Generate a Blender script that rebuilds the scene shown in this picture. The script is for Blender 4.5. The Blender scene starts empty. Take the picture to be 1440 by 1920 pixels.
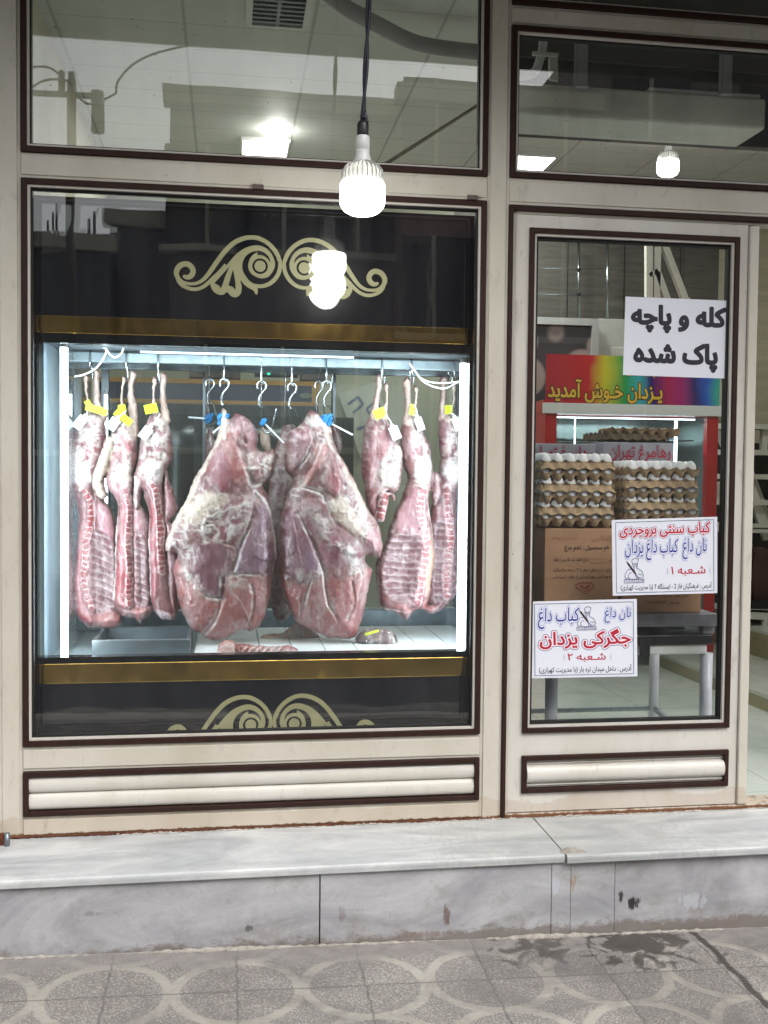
import bpy, bmesh, math, random, unicodedata
import numpy as np
from mathutils import Vector, Matrix
sc = bpy.context.scene
col = sc.collection
random.seed(7)

# ------------------------------------------------------------------ camera
F = 1950.0; CX, CY, CZ = 0.6589, -3.5084, 1.2006
YAW, PIT, ROL = 0.1496, -0.038, 0.0099
fw = np.array([math.sin(YAW)*math.cos(PIT), math.cos(YAW)*math.cos(PIT), math.sin(PIT)])
rt0 = np.array([math.cos(YAW), -math.sin(YAW), 0.0]); up0 = np.cross(rt0, fw)
RT = rt0*math.cos(ROL) + up0*math.sin(ROL); UP = -rt0*math.sin(ROL) + up0*math.cos(ROL)
cd = bpy.data.cameras.new('camera'); cam = bpy.data.objects.new('camera', cd); col.objects.link(cam)
cd.sensor_fit = 'VERTICAL'; cd.sensor_height = 36.0; cd.lens = 36.0*F/1920.0
cd.clip_start = 0.05; cd.clip_end = 600.0
M = Matrix(((RT[0], UP[0], -fw[0], CX), (RT[1], UP[1], -fw[1], CY), (RT[2], UP[2], -fw[2], CZ), (0, 0, 0, 1)))
cam.matrix_world = M
sc.camera = cam
def U(px, py, Y):
    "photograph point -> point of the real plane at depth Y"
    d = fw + RT*(px-720)/F - UP*(py-960)/F
    t = (Y-CY)/d[1]
    return (float(CX+d[0]*t), float(Y), float(CZ+d[2]*t))
def MR(px, py, Yd):
    "point across the street whose mirror image in the shop glass shows at px, py"
    a = U(px, py, Yd); return (a[0], -Yd, a[2])
def ZP(px, py, z):
    d = fw + RT*(px-720)/F - UP*(py-960)/F
    t = (z-CZ)/d[2]
    return (float(CX+d[0]*t), float(CY+d[1]*t), z)

# ------------------------------------------------------------------ sky, sun, exposure
world = bpy.data.worlds.new('World'); sc.world = world; world.use_nodes = True
wt = world.node_tree; wt.nodes.clear()
wo = wt.nodes.new('ShaderNodeOutputWorld'); wb = wt.nodes.new('ShaderNodeBackground')
sk = wt.nodes.new('ShaderNodeTexSky'); sk.sky_type = 'NISHITA'; sk.sun_disc = False
SUN_EL, SUN_ROT = math.radians(48), math.radians(150)
sk.sun_elevation = SUN_EL; sk.sun_rotation = SUN_ROT; sk.dust_density = 4.0; sk.air_density = 1.0; sk.ozone_density = 1.0
hs = wt.nodes.new('ShaderNodeHueSaturation'); hs.inputs['Saturation'].default_value = 0.22
wb.inputs['Strength'].default_value = 0.15
wt.links.new(sk.outputs[0], hs.inputs['Color']); wt.links.new(hs.outputs[0], wb.inputs[0]); wt.links.new(wb.outputs[0], wo.inputs[0])
sd = bpy.data.lights.new('sun', 'SUN'); sd.energy = 0.5; sd.angle = math.radians(30); sd.color = (1.0, 0.97, 0.93)
sun = bpy.data.objects.new('sun', sd); col.objects.link(sun)
dirv = Vector((math.sin(SUN_ROT)*math.cos(SUN_EL), math.cos(SUN_ROT)*math.cos(SUN_EL), math.sin(SUN_EL)))
sun.rotation_euler = dirv.to_track_quat('Z', 'Y').to_euler()
sc.view_settings.view_transform = 'Standard'; sc.view_settings.look = 'None'
sc.view_settings.exposure = 0.85; sc.view_settings.gamma = 1.0
sc.cycles.use_denoising = True
sc.cycles.max_bounces = 10; sc.cycles.transparent_max_bounces = 24
sc.cycles.diffuse_bounces = 4; sc.cycles.glossy_bounces = 5
sc.cycles.caustics_reflective = False; sc.cycles.caustics_refractive = False
sc.cycles.sample_clamp_indirect = 6.0

# ------------------------------------------------------------------ materials
def C(r, g, b):
    f = lambda v: (v/255.0/12.92) if v <= 10.3 else ((v/255.0+0.055)/1.055)**2.4
    return (f(r), f(g), f(b), 1.0)
class NT:
    def __init__(s, name):
        s.m = bpy.data.materials.new(name); s.m.use_nodes = True; s.t = s.m.node_tree; s.t.nodes.clear()
        s.out = s.n('ShaderNodeOutputMaterial')
    def n(s, ty, **kw):
        x = s.t.nodes.new(ty)
        for k, v in kw.items(): setattr(x, k, v)
        return x
    def l(s, a, b): s.t.links.new(a, b)
    def setin(s, sock, v):
        if hasattr(v, 'links') or isinstance(v, bpy.types.NodeSocket): s.l(v, sock)
        else: sock.default_value = v
    def math(s, op, a, b=0.0, clamp=False):
        x = s.n('ShaderNodeMath', operation=op, use_clamp=clamp); s.setin(x.inputs[0], a); s.setin(x.inputs[1], b); return x.outputs[0]
    def mix(s, f, a, b, mode='MIX'):
        x = s.n('ShaderNodeMix', data_type='RGBA', blend_type=mode); s.setin(x.inputs[0], f); s.setin(x.inputs[6], a); s.setin(x.inputs[7], b); return x.outputs[2]
    def ramp(s, f, stops, interp='LINEAR'):
        x = s.n('ShaderNodeValToRGB'); x.color_ramp.interpolation = interp
        e = x.color_ramp.elements
        while len(e) < len(stops): e.new(0.5)
        for i, (p, c) in enumerate(stops):
            e[i].position = p; e[i].color = c if hasattr(c, '__len__') else (c, c, c, 1)
        s.setin(x.inputs[0], f); return x.outputs[0]
    def pos(s):
        return s.n('ShaderNodeNewGeometry').outputs['Position']
    def noise(s, scale=5.0, detail=4.0, rough=0.55, vec=None, dist=0.0, stretch=None):
        x = s.n('ShaderNodeTexNoise'); x.inputs['Scale'].default_value = scale; x.inputs['Detail'].default_value = detail
        x.inputs['Roughness'].default_value = rough; x.inputs['Distortion'].default_value = dist
        v = vec if vec is not None else s.pos()
        if stretch:
            mp = s.n('ShaderNodeMapping'); mp.inputs['Scale'].default_value = stretch; s.l(v, mp.inputs[0]); v = mp.outputs[0]
        s.l(v, x.inputs['Vector']); return x.outputs['Fac']
    def sep(s, v):
        x = s.n('ShaderNodeSeparateXYZ'); s.l(v, x.inputs[0]); return x.outputs
    def bump(s, h, strength=0.3, dist=0.01):
        x = s.n('ShaderNodeBump'); x.inputs['Strength'].default_value = strength; x.inputs['Distance'].default_value = dist
        s.l(h, x.inputs['Height']); return x.outputs[0]
    def pbr(s, color, rough=0.5, metal=0.0, normal=None, spec=0.5, emis=None, es=0.0, coat=0.0, sss=0.0, coatr=0.12):
        p = s.n('ShaderNodeBsdfPrincipled')
        s.setin(p.inputs['Base Color'], color); s.setin(p.inputs['Roughness'], rough); p.inputs['Metallic'].default_value = metal
        p.inputs['Specular IOR Level'].default_value = spec; p.inputs['Coat Weight'].default_value = coat
        p.inputs['Coat Roughness'].default_value = coatr
        if sss: p.inputs['Subsurface Weight'].default_value = sss; p.inputs['Subsurface Scale'].default_value = 0.01
        if normal is not None: s.l(normal, p.inputs['Normal'])
        if emis is not None: s.setin(p.inputs['Emission Color'], emis); p.inputs['Emission Strength'].default_value = es
        s.l(p.outputs[0], s.out.inputs[0]); return p
def mat(name, c, rough=0.5, metal=0.0, var=0.12, scale=8.0, bump=0.0, bscale=60.0, spec=0.5, coat=0.0, stretch=None, rvar=0.0):
    n = NT(name); c = C(*c) if max(c) > 1.001 else c
    no = n.noise(scale, 6, 0.6, stretch=stretch)
    f = n.ramp(no, [(0.3, 1-var), (0.7, 1+var)])
    colr = n.mix(1.0, c, f, 'MULTIPLY')
    nm = n.bump(n.noise(bscale, 4, 0.6, stretch=stretch), bump, 0.003) if bump else None
    r = rough
    if rvar: r = n.math('ADD', rough-rvar/2, n.math('MULTIPLY', n.noise(scale*2.3, 5), rvar))
    n.pbr(colr, r, metal, nm, spec, coat=coat)
    return n.m
def emit(name, c, strength):
    n = NT(name); e = n.n('ShaderNodeEmission'); e.inputs[0].default_value = C(*c); e.inputs[1].default_value = strength
    n.l(e.outputs[0], n.out.inputs[0]); return n.m
def glass(name, dirt=0.05, wob=0.0, rough=0.0, tint=(0.97, 0.985, 0.975), f0=0.050, speck=0.0):
    n = NT(name)
    g = n.n('ShaderNodeNewGeometry')
    dp = n.n('ShaderNodeVectorMath', operation='DOT_PRODUCT'); n.l(g.outputs['Incoming'], dp.inputs[0]); n.l(g.outputs['Normal'], dp.inputs[1])
    c = n.math('ABSOLUTE', dp.outputs['Value'])
    k = n.math('POWER', n.math('SUBTRACT', 1.0, c), 5.0)
    fr = n.math('ADD', f0, n.math('MULTIPLY', k, 1-f0))
    tr = n.n('ShaderNodeBsdfTransparent'); tr.inputs[0].default_value = (*tint, 1)
    gl = n.n('ShaderNodeBsdfGlossy'); gl.inputs['Roughness'].default_value = rough
    if wob:
        n.l(n.bump(n.noise(2.2, 2, 0.4), wob, 0.02), gl.inputs['Normal'])
    mx = n.n('ShaderNodeMixShader'); n.l(fr, mx.inputs[0]); n.l(tr.outputs[0], mx.inputs[1]); n.l(gl.outputs[0], mx.inputs[2])
    res = mx.outputs[0]
    if dirt:
        df = n.n('ShaderNodeBsdfDiffuse'); df.inputs[0].default_value = C(190, 190, 185)
        st = n.noise(9, 6, 0.7, stretch=(1.0, 1.0, 0.10))
        w = n.math('MULTIPLY', n.ramp(st, [(0.38, 0.25), (0.75, 1.0)]), dirt)
        if speck:
            vo = n.n('ShaderNodeTexVoronoi'); vo.inputs['Scale'].default_value = 26; n.l(g.outputs['Position'], vo.inputs['Vector'])
            sp = n.math('LESS_THAN', vo.outputs['Distance'], 0.085)
            gate = n.math('GREATER_THAN', n.noise(7, 2), 0.54)
            w = n.math('MAXIMUM', w, n.math('MULTIPLY', n.math('MULTIPLY', sp, gate), speck))
        m2 = n.n('ShaderNodeMixShader'); n.l(w, m2.inputs[0]); n.l(res, m2.inputs[1]); n.l(df.outputs[0], m2.inputs[2]); res = m2.outputs[0]
    n.l(res, n.out.inputs[0]); return n.m

def cream_paint(name, base, rustz=0.012):
    n = NT(name); p = n.pos(); x, y, z = n.sep(p)
    c = n.mix(n.ramp(n.noise(3.0, 5, 0.6, stretch=(1, 1, 0.35)), [(0.35, 0.0), (0.75, 1.0)]), C(*base), C(base[0]-20, base[1]-22, base[2]-28))
    dirt = n.ramp(n.noise(22, 8, 0.72, stretch=(1, 1, 0.4)), [(0.57, 0.0), (0.78, 0.60)])
    c = n.mix(dirt, c, C(120, 112, 100))
    # chips and specks
    sp = n.ramp(n.noise(95, 3, 0.6), [(0.735, 0.0), (0.76, 0.8)])
    c = n.mix(sp, c, C(70, 55, 45))
    scr = n.ramp(n.noise(60, 5, .7, stretch=(3.0, 1, .12)), [(.66, 0.), (.70, .35)]); c = n.mix(scr, c, C(150, 138, 122))
    # rust creeping up from the foot of the frame, with a paler rust wash
    edge = n.math('ADD', z, n.math('MULTIPLY', n.math('SUBTRACT', n.noise(28, 6, 0.7), 0.5), 0.030))
    r = n.ramp(edge, [(-0.004, 1.0), (0.004, 0.0)])
    c = n.mix(r, c, C(92, 50, 28))
    rust_wash = n.ramp(n.math('ADD', z, n.math('MULTIPLY', n.noise(6, 3), -0.12)), [(-.05, 0.25), (-0.01, 0.0)])
    c = n.mix(rust_wash, c, C(160, 122, 88))
    n.pbr(c, 0.42, 0, n.bump(n.noise(30, 5, 0.6), 0.10, 0.004), 0.45)
    return n.m

def marble(name, base, vein, sc_=1.0, rough=0.35, stain=0.5, slab=None, marks=()):
    n = NT(name); p = n.pos()
    v = n.noise(4*sc_, 8, 0.62, stretch=(0.5, 1.6, 1.0), dist=1.2)
    c = n.mix(n.ramp(v, [(0.36, 0.0), (0.5, 0.5), (0.64, 1.0)]), C(*vein), C(*base))
    w = n.noise(13*sc_, 9, 0.7, dist=2.0, stretch=(0.6, 1.3, 1.0))
    c = n.mix(n.math('MULTIPLY', n.ramp(n.math('ABSOLUTE', n.math('SUBTRACT', w, 0.5)), [(0.0, 1.0), (0.035, 0.0)]), 0.13), c, C(vein[0]-35, vein[1]-35, vein[2]-38))
    d = n.ramp(n.noise(6, 7, 0.75), [(0.52, 0.0), (0.8, stain)])
    c = n.mix(d, c, C(120, 108, 92))
    d2 = n.ramp(n.noise(55, 4, 0.7), [(0.70, 0.0), (0.76, stain*0.7)])
    c = n.mix(d2, c, C(75, 66, 58))
    if len(marks) > 3:
        x, y, z = n.sep(p); low = n.math('ADD', n.math('ADD', z, .262), n.math('MULTIPLY', n.math('SUBTRACT', n.noise(11, 8, .75, stretch=(1, 1, 1.6)), .52), .16))
        c = n.mix(n.ramp(low, [(0.0, .8), (.022, 0.)]), c, C(112, 102, 94))
        c = n.mix(n.ramp(n.noise(16, 9, .8, dist=1.0), [(.56, 0.), (.70, .45)]), c, C(126, 122, 120))
    for (mx_, mz_, rx_, rz_, cc_, st_) in marks:
        x, y, z = n.sep(p)
        dx = n.math('DIVIDE', n.math('SUBTRACT', x, mx_), rx_); dz = n.math('DIVIDE', n.math('SUBTRACT', z, mz_), rz_)
        rr = n.math('ADD', n.math('MULTIPLY', dx, dx), n.math('MULTIPLY', dz, dz))
        rr = n.math('ADD', rr, n.math('MULTIPLY', n.math('SUBTRACT', n.noise(34, 6, .7, stretch=(2.2, 1, .6)), .5), 5.5))
        c = n.mix(n.ramp(rr, [(.35, st_), (.9, 0.)]), c, C(*cc_))
    n.pbr(c, n.math('ADD', rough, n.math('MULTIPLY', n.noise(9, 4), 0.2)), 0, n.bump(n.noise(40, 6, 0.7), 0.12, 0.004))
    return n.m

# ------------------------------------------------------------------ mesh helpers
class MB:
    def __init__(s): s.v = []; s.f = []; s.sm = []
    def add(s, vs, fs, smooth=False):
        b = len(s.v); s.v += [tuple(v) for v in vs]
        for f in fs: s.f.append(tuple(i+b for i in f)); s.sm.append(smooth)
        return s
    def box(s, a, b):
        x0, y0, z0 = [min(a[i], b[i]) for i in range(3)]; x1, y1, z1 = [max(a[i], b[i]) for i in range(3)]
        return s.add([(x0,y0,z0),(x1,y0,z0),(x1,y1,z0),(x0,y1,z0),(x0,y0,z1),(x1,y0,z1),(x1,y1,z1),(x0,y1,z1)],
                     [(0,3,2,1),(4,5,6,7),(0,1,5,4),(1,2,6,5),(2,3,7,6),(3,0,4,7)])
    def tube(s, pts, r, n=10, cap=True, smooth=True):
        P = [np.array(p, float) for p in pts]; R = r if hasattr(r, '__len__') else [r]*len(P)
        rings = []; prev = None
        for i, p in enumerate(P):
            t = P[min(i+1, len(P)-1)] - P[max(i-1, 0)]; t /= (np.linalg.norm(t)+1e-9)
            if prev is None:
                a = np.array([0, 0, 1.0]) if abs(t[2]) < 0.9 else np.array([1.0, 0, 0])
                u = np.cross(t, a)
            else: u = prev - t*np.dot(prev, t)
            u /= (np.linalg.norm(u)+1e-9); prev = u; w = np.cross(t, u)
            rings.append([p + R[i]*(u*math.cos(2*math.pi*k/n)+w*math.sin(2*math.pi*k/n)) for k in range(n)])
        vs = [q for rg in rings for q in rg]; fs = []
        for i in range(len(P)-1):
            for k in range(n):
                k2 = (k+1) % n; fs.append((i*n+k, i*n+k2, (i+1)*n+k2, (i+1)*n+k))
        s.add(vs, fs, smooth)
        if cap:
            s.f.append(tuple(len(s.v)-len(vs)+k for k in range(n))[::-1]); s.sm.append(False)
            s.f.append(tuple(len(s.v)-n+k for k in range(n))); s.sm.append(False)
        return s
    def bar(s, p0, p1, w, d):
        "rectangular bar between two points"
        a = np.array(p0, float); b = np.array(p1, float); t = b-a; t /= np.linalg.norm(t)
        ref = np.array([0, 1.0, 0]) if abs(t[1]) < 0.9 else np.array([1.0, 0, 0])
        u = np.cross(t, ref); u /= np.linalg.norm(u); q = np.cross(t, u)
        vs = [c + u*w/2*sx + q*d/2*sy for c in (a, b) for sx, sy in ((-1,-1),(1,-1),(1,1),(-1,1))]
        return s.add(vs, [(3,2,1,0),(4,5,6,7),(0,1,5,4),(1,2,6,5),(2,3,7,6),(3,0,4,7)])
    def lathe(s, c, prof, n=32, smooth=True):
        vs = []; fs = []
        for r, z in prof:
            for k in range(n):
                a = 2*math.pi*k/n; vs.append((c[0]+r*math.cos(a), c[1]+r*math.sin(a), c[2]+z))
        for i in range(len(prof)-1):
            for k in range(n):
                k2 = (k+1) % n; fs.append((i*n+k, i*n+k2, (i+1)*n+k2, (i+1)*n+k))
        return s.add(vs, fs, smooth)
    def prism(s, pts, off):
        "flat polygon pts (3-D) extruded by the vector off"
        n = len(pts); o = np.array(off, float)
        vs = [tuple(p) for p in pts] + [tuple(np.array(p)+o) for p in pts]
        fs = [tuple(range(n))[::-1], tuple(range(n, 2*n))] + [(i, (i+1) % n, n+(i+1) % n, n+i) for i in range(n)]
        return s.add(vs, fs)
    def profx(s, prof, x0, x1, smooth=False):
        "profile of (y, z) points extruded along x"
        return s.prism([(x0, y, z) for y, z in prof], (x1-x0, 0, 0))
def build(name, mb, m, parent=None, bevel=0.0):
    me = bpy.data.meshes.new(name)
    off = np.zeros(3)
    p = parent
    while p is not None: off += np.array(p.location); p = p.parent
    me.from_pydata([tuple(np.array(v)-off) for v in mb.v], [], mb.f)
    me.polygons.foreach_set('use_smooth', mb.sm)
    me.materials.append(m); me.validate(); me.update()
    bm = bmesh.new(); bm.from_mesh(me); bmesh.ops.recalc_face_normals(bm, faces=bm.faces); bm.to_mesh(me); bm.free()
    o = bpy.data.objects.new(name, me); col.objects.link(o)
    if parent is not None: o.parent = parent
    if bevel:
        md = o.modifiers.new('bevel', 'BEVEL'); md.width = bevel; md.segments = 2; md.limit_method = 'ANGLE'
    return o
def tag(o, label=None, cat=None, group=None, kind=None):
    if label: o['label'] = label
    if cat: o['category'] = cat
    if group: o['group'] = group
    if kind: o['kind'] = kind
    return o
def thing(name, label, cat, loc=(0, 0, 0), group=None):
    o = bpy.data.objects.new(name, None); col.objects.link(o); o.location = loc; o.empty_display_size = 0.05
    return tag(o, label, cat, group)
def struct(name, mb, m, bevel=0): return tag(build(name, mb, m, None, bevel), kind='structure')
def sub(name, parent, loc):
    "an Empty that is a part and groups sub-parts"
    o = bpy.data.objects.new(name, None); col.objects.link(o); o.parent = parent
    off = np.zeros(3); p = parent
    while p is not None: off += np.array(p.location); p = p.parent
    o.location = tuple(np.array(loc)-off); o.empty_display_size = 0.05
    return o
def frame_rect(x0, z0, x1, z1, w, y0, y1):
    mb = MB()
    mb.box((x0, y0, z0), (x0+w, y1, z1)); mb.box((x1-w, y0, z0), (x1, y1, z1))
    mb.box((x0+w, y0, z0), (x1-w, y1, z0+w)); mb.box((x0+w, y0, z1-w), (x1-w, y1, z1))
    return mb

# ------------------------------------------------------------------ shared materials
m_cream = cream_paint('cream_paint', (203, 198, 187))
m_door = cream_paint('door_paint', (209, 205, 198))
m_brown = mat('brown_bead', (46, 27, 21), 0.6, spec=0.25, var=0.25, scale=20, bump=0.15)
m_gasket = mat('black_rubber', (16, 16, 17), 0.6)
m_glass = glass('window_glass', 0.05, 0.02, f0=0.085, speck=0.30)
m_glass_case = glass('case_glass', 0.018, 0.05, f0=0.06)
m_glass_in = glass('cabinet_glass', 0.02, 0.0)
m_glass_back = glass('smeared_back_glass', 0.02, 0.0, rough=0.38, f0=0.02)
m_black = None
def black_gloss():
    n = NT('black_lacquer_glass')
    b = n.bump(n.noise(3.2, 2, 0.4), 0.10, 0.02)
    n.pbr(n.mix(n.noise(5), C(9, 10, 20), C(14, 15, 28)), 0.015, 0, b, 0.9, coat=.22, coatr=.24); return n.m
m_black = black_gloss()
def gold_mirror():
    n = NT('gold_mirror_strip')
    b = n.bump(n.noise(7, 2, 0.5, stretch=(1, 1, 0.4)), 0.6, 0.02)
    n.pbr(n.mix(n.noise(6), C(232, 186, 96), C(244, 204, 116)), 0.13, 1.0, b); return n.m
m_gold = gold_mirror()
m_goldvinyl = mat('gold_vinyl', (176, 170, 130), 0.45, 0.15, var=0.05, scale=6)
m_steel = mat('stainless', (175, 182, 186), 0.22, 1.0, var=0.1, scale=10, bump=0.06, rvar=0.2)
m_galv = mat('galvanised', (120, 132, 138), 0.45, 0.85, var=0.22, scale=25, bump=0.1, rvar=0.3)
m_steel_d = mat('dull_steel', (120, 128, 134), 0.4, 0.8, var=0.2, scale=12)
m_dark = mat('dark_plastic', (22, 23, 26), 0.4)
m_white = mat('white_enamel', (215, 216, 214), 0.35, var=0.06, scale=5, bump=0.05)
m_paper = mat('white_paper', (222, 224, 234), 0.6, var=0.02, scale=3)
m_cable_w = mat('white_cable', (225, 230, 232), 0.4)
m_cable_b = mat('blue_black_cable', (20, 22, 42), 0.4)
m_led = emit('led_tube', (225, 240, 255), 11.0)
m_ledc = emit('led_strip_case', (215, 240, 255), 3.0)
m_ledh = emit('led_strip', (215, 240, 255), 6.0)

# ------------------------------------------------------------------ ground
GZ0, GSL = -0.2476, -0.0178
def gz(x): return GZ0 + GSL*x
def tile_mat():
    n = NT('pavement_tiles'); p = n.pos(); x, y, z = n.sep(p); T = 0.3630; R = 0.160
    # small irregularity in the pattern so that no two tiles read alike
    wx = n.math('MULTIPLY', n.math('SUBTRACT', n.noise(22, 5, .7), 0.5), 0.026)
    wy = n.math('MULTIPLY', n.math('SUBTRACT', n.noise(11, 3, vec=None, stretch=(1.1, 0.9, 1)), 0.5), 0.012)
    xs = n.math('ADD', n.math('SUBTRACT', x, 0.692), wx); ys = n.math('ADD', n.math('ADD', y, 0.612), wy)
    u = n.math('SUBTRACT', n.math('FRACT', n.math('ADD', n.math('DIVIDE', xs, T), 100.5)), 0.5)
    v = n.math('SUBTRACT', n.math('FRACT', n.math('ADD', n.math('DIVIDE', ys, T*0.95), 100.5)), 0.5)
    au = n.math('MULTIPLY', n.math('ABSOLUTE', u), T); av = n.math('MULTIPLY', n.math('ABSOLUTE', v), T*0.95)
    d = n.math('SQRT', n.math('ADD', n.math('MULTIPLY', au, au), n.math('MULTIPLY', av, av)))
    circ = n.ramp(d, [(R-0.004, 1.0), (R, 0.0)])
    # diamond at the tile's middle, bounded by the same arcs pushed outward
    cu = n.math('SUBTRACT', T/2, au); cv = n.math('SUBTRACT', T*0.475, av)
    dia = n.math('MULTIPLY', n.ramp(d, [(R+0.026, 0.0), (R+0.032, 1.0)]), 1.0)
    stone = n.math('MAXIMUM', circ, dia)
    gm = n.math('MINIMUM', n.math('ABSOLUTE', au), n.math('ABSOLUTE', av))
    grout = n.ramp(gm, [(0.0022, 1.0), (0.0042, 0.0)])
    vo = n.n('ShaderNodeTexVoronoi'); vo.inputs['Scale'].default_value = 150; n.l(p, vo.inputs['Vector'])
    pebble = n.ramp(vo.outputs['Distance'], [(0.15, 1.0), (0.6, 0.0)])
    sc1 = n.mix(vo.outputs['Color'], C(158, 154, 150), C(210, 205, 199))
    tone = n.n('ShaderNodeTexWhiteNoise', noise_dimensions='2D')
    cmb = n.n('ShaderNodeCombineXYZ')
    n.l(n.math('FLOOR', n.math('DIVIDE', xs, T)), cmb.inputs[0]); n.l(n.math('FLOOR', n.math('DIVIDE', ys, T*0.95)), cmb.inputs[1]); n.l(cmb.outputs[0], tone.inputs['Vector'])
    sc1 = n.mix(n.math('MULTIPLY', pebble, 0.6), C(124, 119, 115), sc1)
    band = n.mix(n.noise(14, 6, 0.6), C(146, 142, 134), C(168, 163, 154))
    c = n.mix(stone, band, sc1)
    c = n.mix(1.0, c, n.ramp(tone.outputs['Value'], [(0, 0.86), (1, 1.1)]), 'MULTIPLY')
    c = n.mix(n.math('MULTIPLY', grout, 0.75), c, C(82, 78, 76))
    big = n.math('MAXIMUM', n.ramp(n.noise(2.6, 9, 0.78, dist=0.8), [(0.46, 0.0), (0.66, 0.75)]), n.ramp(n.noise(17, 9, 0.8, dist=0.6), [(0.56, 0.0), (0.66, 0.55)]))
    c = n.mix(big, c, C(98, 94, 93))
    c = n.mix(n.ramp(n.noise(5.5, 9, .8, dist=.5), [(.5, 0.), (.62, .4)]), c, C(108, 102, 98))
    # dust and mortar smears against the step
    mort = n.math('MULTIPLY', n.ramp(n.math('ADD', y, n.math('MULTIPLY', n.math('SUBTRACT', n.noise(5, 7, 0.7), 0.5), 0.16)), [(0.0, 0.0), (1.0, 1.0)]), 1.0)
    near = n.ramp(n.math('ADD', n.math('ADD', y, 0.5), n.math('MULTIPLY', n.math('SUBTRACT', n.noise(4, 8, 0.7), 0.5), 0.22)), [(0.03, 0.0), (0.10, 0.85)])
    c = n.mix(near, c, n.mix(n.noise(18, 7, 0.7), C(96, 92, 92), C(158, 153, 150)))
    # wet trace running from the step to the kerb on the right
    wd = n.math('ADD', n.math('SUBTRACT', x, 2.17), n.math('MULTIPLY', n.math('SUBTRACT', n.noise(7, 4), 0.5), 0.06))
    wet = n.ramp(n.math('ABSOLUTE', wd), [(0.008, 0.95), (0.016, 0.0)])
    pud = n.n('ShaderNodeVectorMath', operation='DISTANCE'); n.l(p, pud.inputs[0]); pud.inputs[1].default_value = (1.98, -0.42, -0.28)
    pw = n.ramp(n.math('ADD', pud.outputs['Value'], n.math('MULTIPLY', n.math('SUBTRACT', n.noise(8, 5, 0.6, dist=1.5), 0.5), 0.7)), [(0.10, 0.85), (0.14, 0.0)])
    pud2 = n.n('ShaderNodeVectorMath', operation='DISTANCE'); n.l(p, pud2.inputs[0]); pud2.inputs[1].default_value = (1.62, -0.40, -0.28)
    pw2 = n.ramp(n.math('ADD', pud2.outputs['Value'], n.math('MULTIPLY', n.math('SUBTRACT', n.noise(9, 5, 0.6, dist=1.5), 0.5), 0.7)), [(0.04, 0.7), (0.09, 0.0)])
    wet = n.math('MAXIMUM', wet, n.math('MAXIMUM', pw, pw2))
    c = n.mix(n.math('MULTIPLY', wet, 0.9), c, C(44, 37, 32))
    h = n.math('ADD', n.math('MULTIPLY', n.math('MULTIPLY', stone, pebble), 0.5), n.math('MULTIPLY', n.math('SUBTRACT', 1.0, stone), 0.55))
    h = n.math('SUBTRACT', h, n.math('MULTIPLY', grout, 0.8))
    n.pbr(c, n.mix(wet, (0.8, 0.8, 0.8, 1), (0.25, 0.25, 0.25, 1)), 0, n.bump(h, 0.55, 0.004)); return n.m
mb = MB()
xs = [-12, 14]
for i, (a, b) in enumerate([(-2.6, 0.02)]):
    mb.add([(xs[0], a, gz(xs[0])), (xs[1], a, gz(xs[1])), (xs[1], b, gz(xs[1])), (xs[0], b, gz(xs[0]))], [(0, 1, 2, 3)])
struct('pavement', mb, tile_mat())
mb = MB(); mb.add([(-12, -2.75, gz(-12)+.002), (14, -2.75, gz(14)+.002), (14, -2.6, gz(14)+.002), (-12, -2.6, gz(-12)+.002),
                   (-12, -2.75, gz(-12)-.15), (14, -2.75, gz(14)-.15)], [(0, 1, 2, 3), (4, 5, 1, 0)])
struct('kerb', mb, mat('kerb_stone', (165, 160, 152), 0.8, var=0.2, bump=0.3))
mb = MB(); mb.add([(-200, -200, -.42), (200, -200, -.42), (200, 60, -.62), (-200, 60, -.42)], [(0, 1, 2, 3)])
struct('road', mb, mat('asphalt', (62, 62, 64), 0.85, var=0.25, bump=0.5, bscale=120))

# ------------------------------------------------------------------ marble step
ms_top = marble('marble_top', (206, 207, 206), (162, 166, 170), 1.0, 0.28, 0.30, marks=[(1.78, -.012, .5, 1.0, (150, 150, 140), .25)])
ms_riser = marble('marble_riser', (184, 184, 186), (146, 146, 150), 1.1, 0.45, 0.75, marks=[(U(1190, 1690, -.35)[0], U(1190, 1695, -.35)[2], .022, .026, (34, 22, 24), .95), (U(1165, 1685, -.35)[0], U(1165, 1682, -.35)[2], .012, .018, (40, 26, 28), .9), (U(838, 1718, -.35)[0], U(838, 1718, -.35)[2], .012, .035, (96, 68, 58), .75),
  (U(465, 1740, -.35)[0], U(465, 1742, -.35)[2], .022, .012, (60, 64, 74), .7), (U(1075, 1655, -.35)[0], U(1075, 1655, -.35)[2], .012, .03, (150, 128, 100), .7), (U(1300, 1680, -.35)[0], U(1300, 1690, -.35)[2], .05, .03, (190, 192, 200), .6),
  (U(640, 1715, -.35)[0], U(640, 1715, -.35)[2], .014, .03, (108, 96, 92), .5), (U(1040, 1660, -.35)[0], U(1042, 1660, -.35)[2], .02, .03, (188, 194, 206), .6), (U(800, 1752, -.35)[0], U(800, 1752, -.35)[2], .09, .012, (128, 108, 98), .6), (U(170, 1715, -.35)[0], U(170, 1715, -.35)[2], .03, .008, (110, 108, 104), .5)])
step = thing('marble_step', 'grey marble doorstep running under the shopfront above the pavement', 'step', (1.2, -0.36, -0.26))
for a, b, yy in ((-1.2, 1.728, -0.362), (1.733, 5.0, -0.372)):
    mb = MB(); t = 0.028
    prof = [(0.05, -0.012), (yy+0.006, -0.012), (yy+0.001, -0.016), (yy, -0.022), (yy+0.001, -0.036), (yy+0.008, -0.040), (0.05, -0.040)]
    mb.profx(prof, a, b); build('top_slab', mb, ms_top, step)
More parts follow.
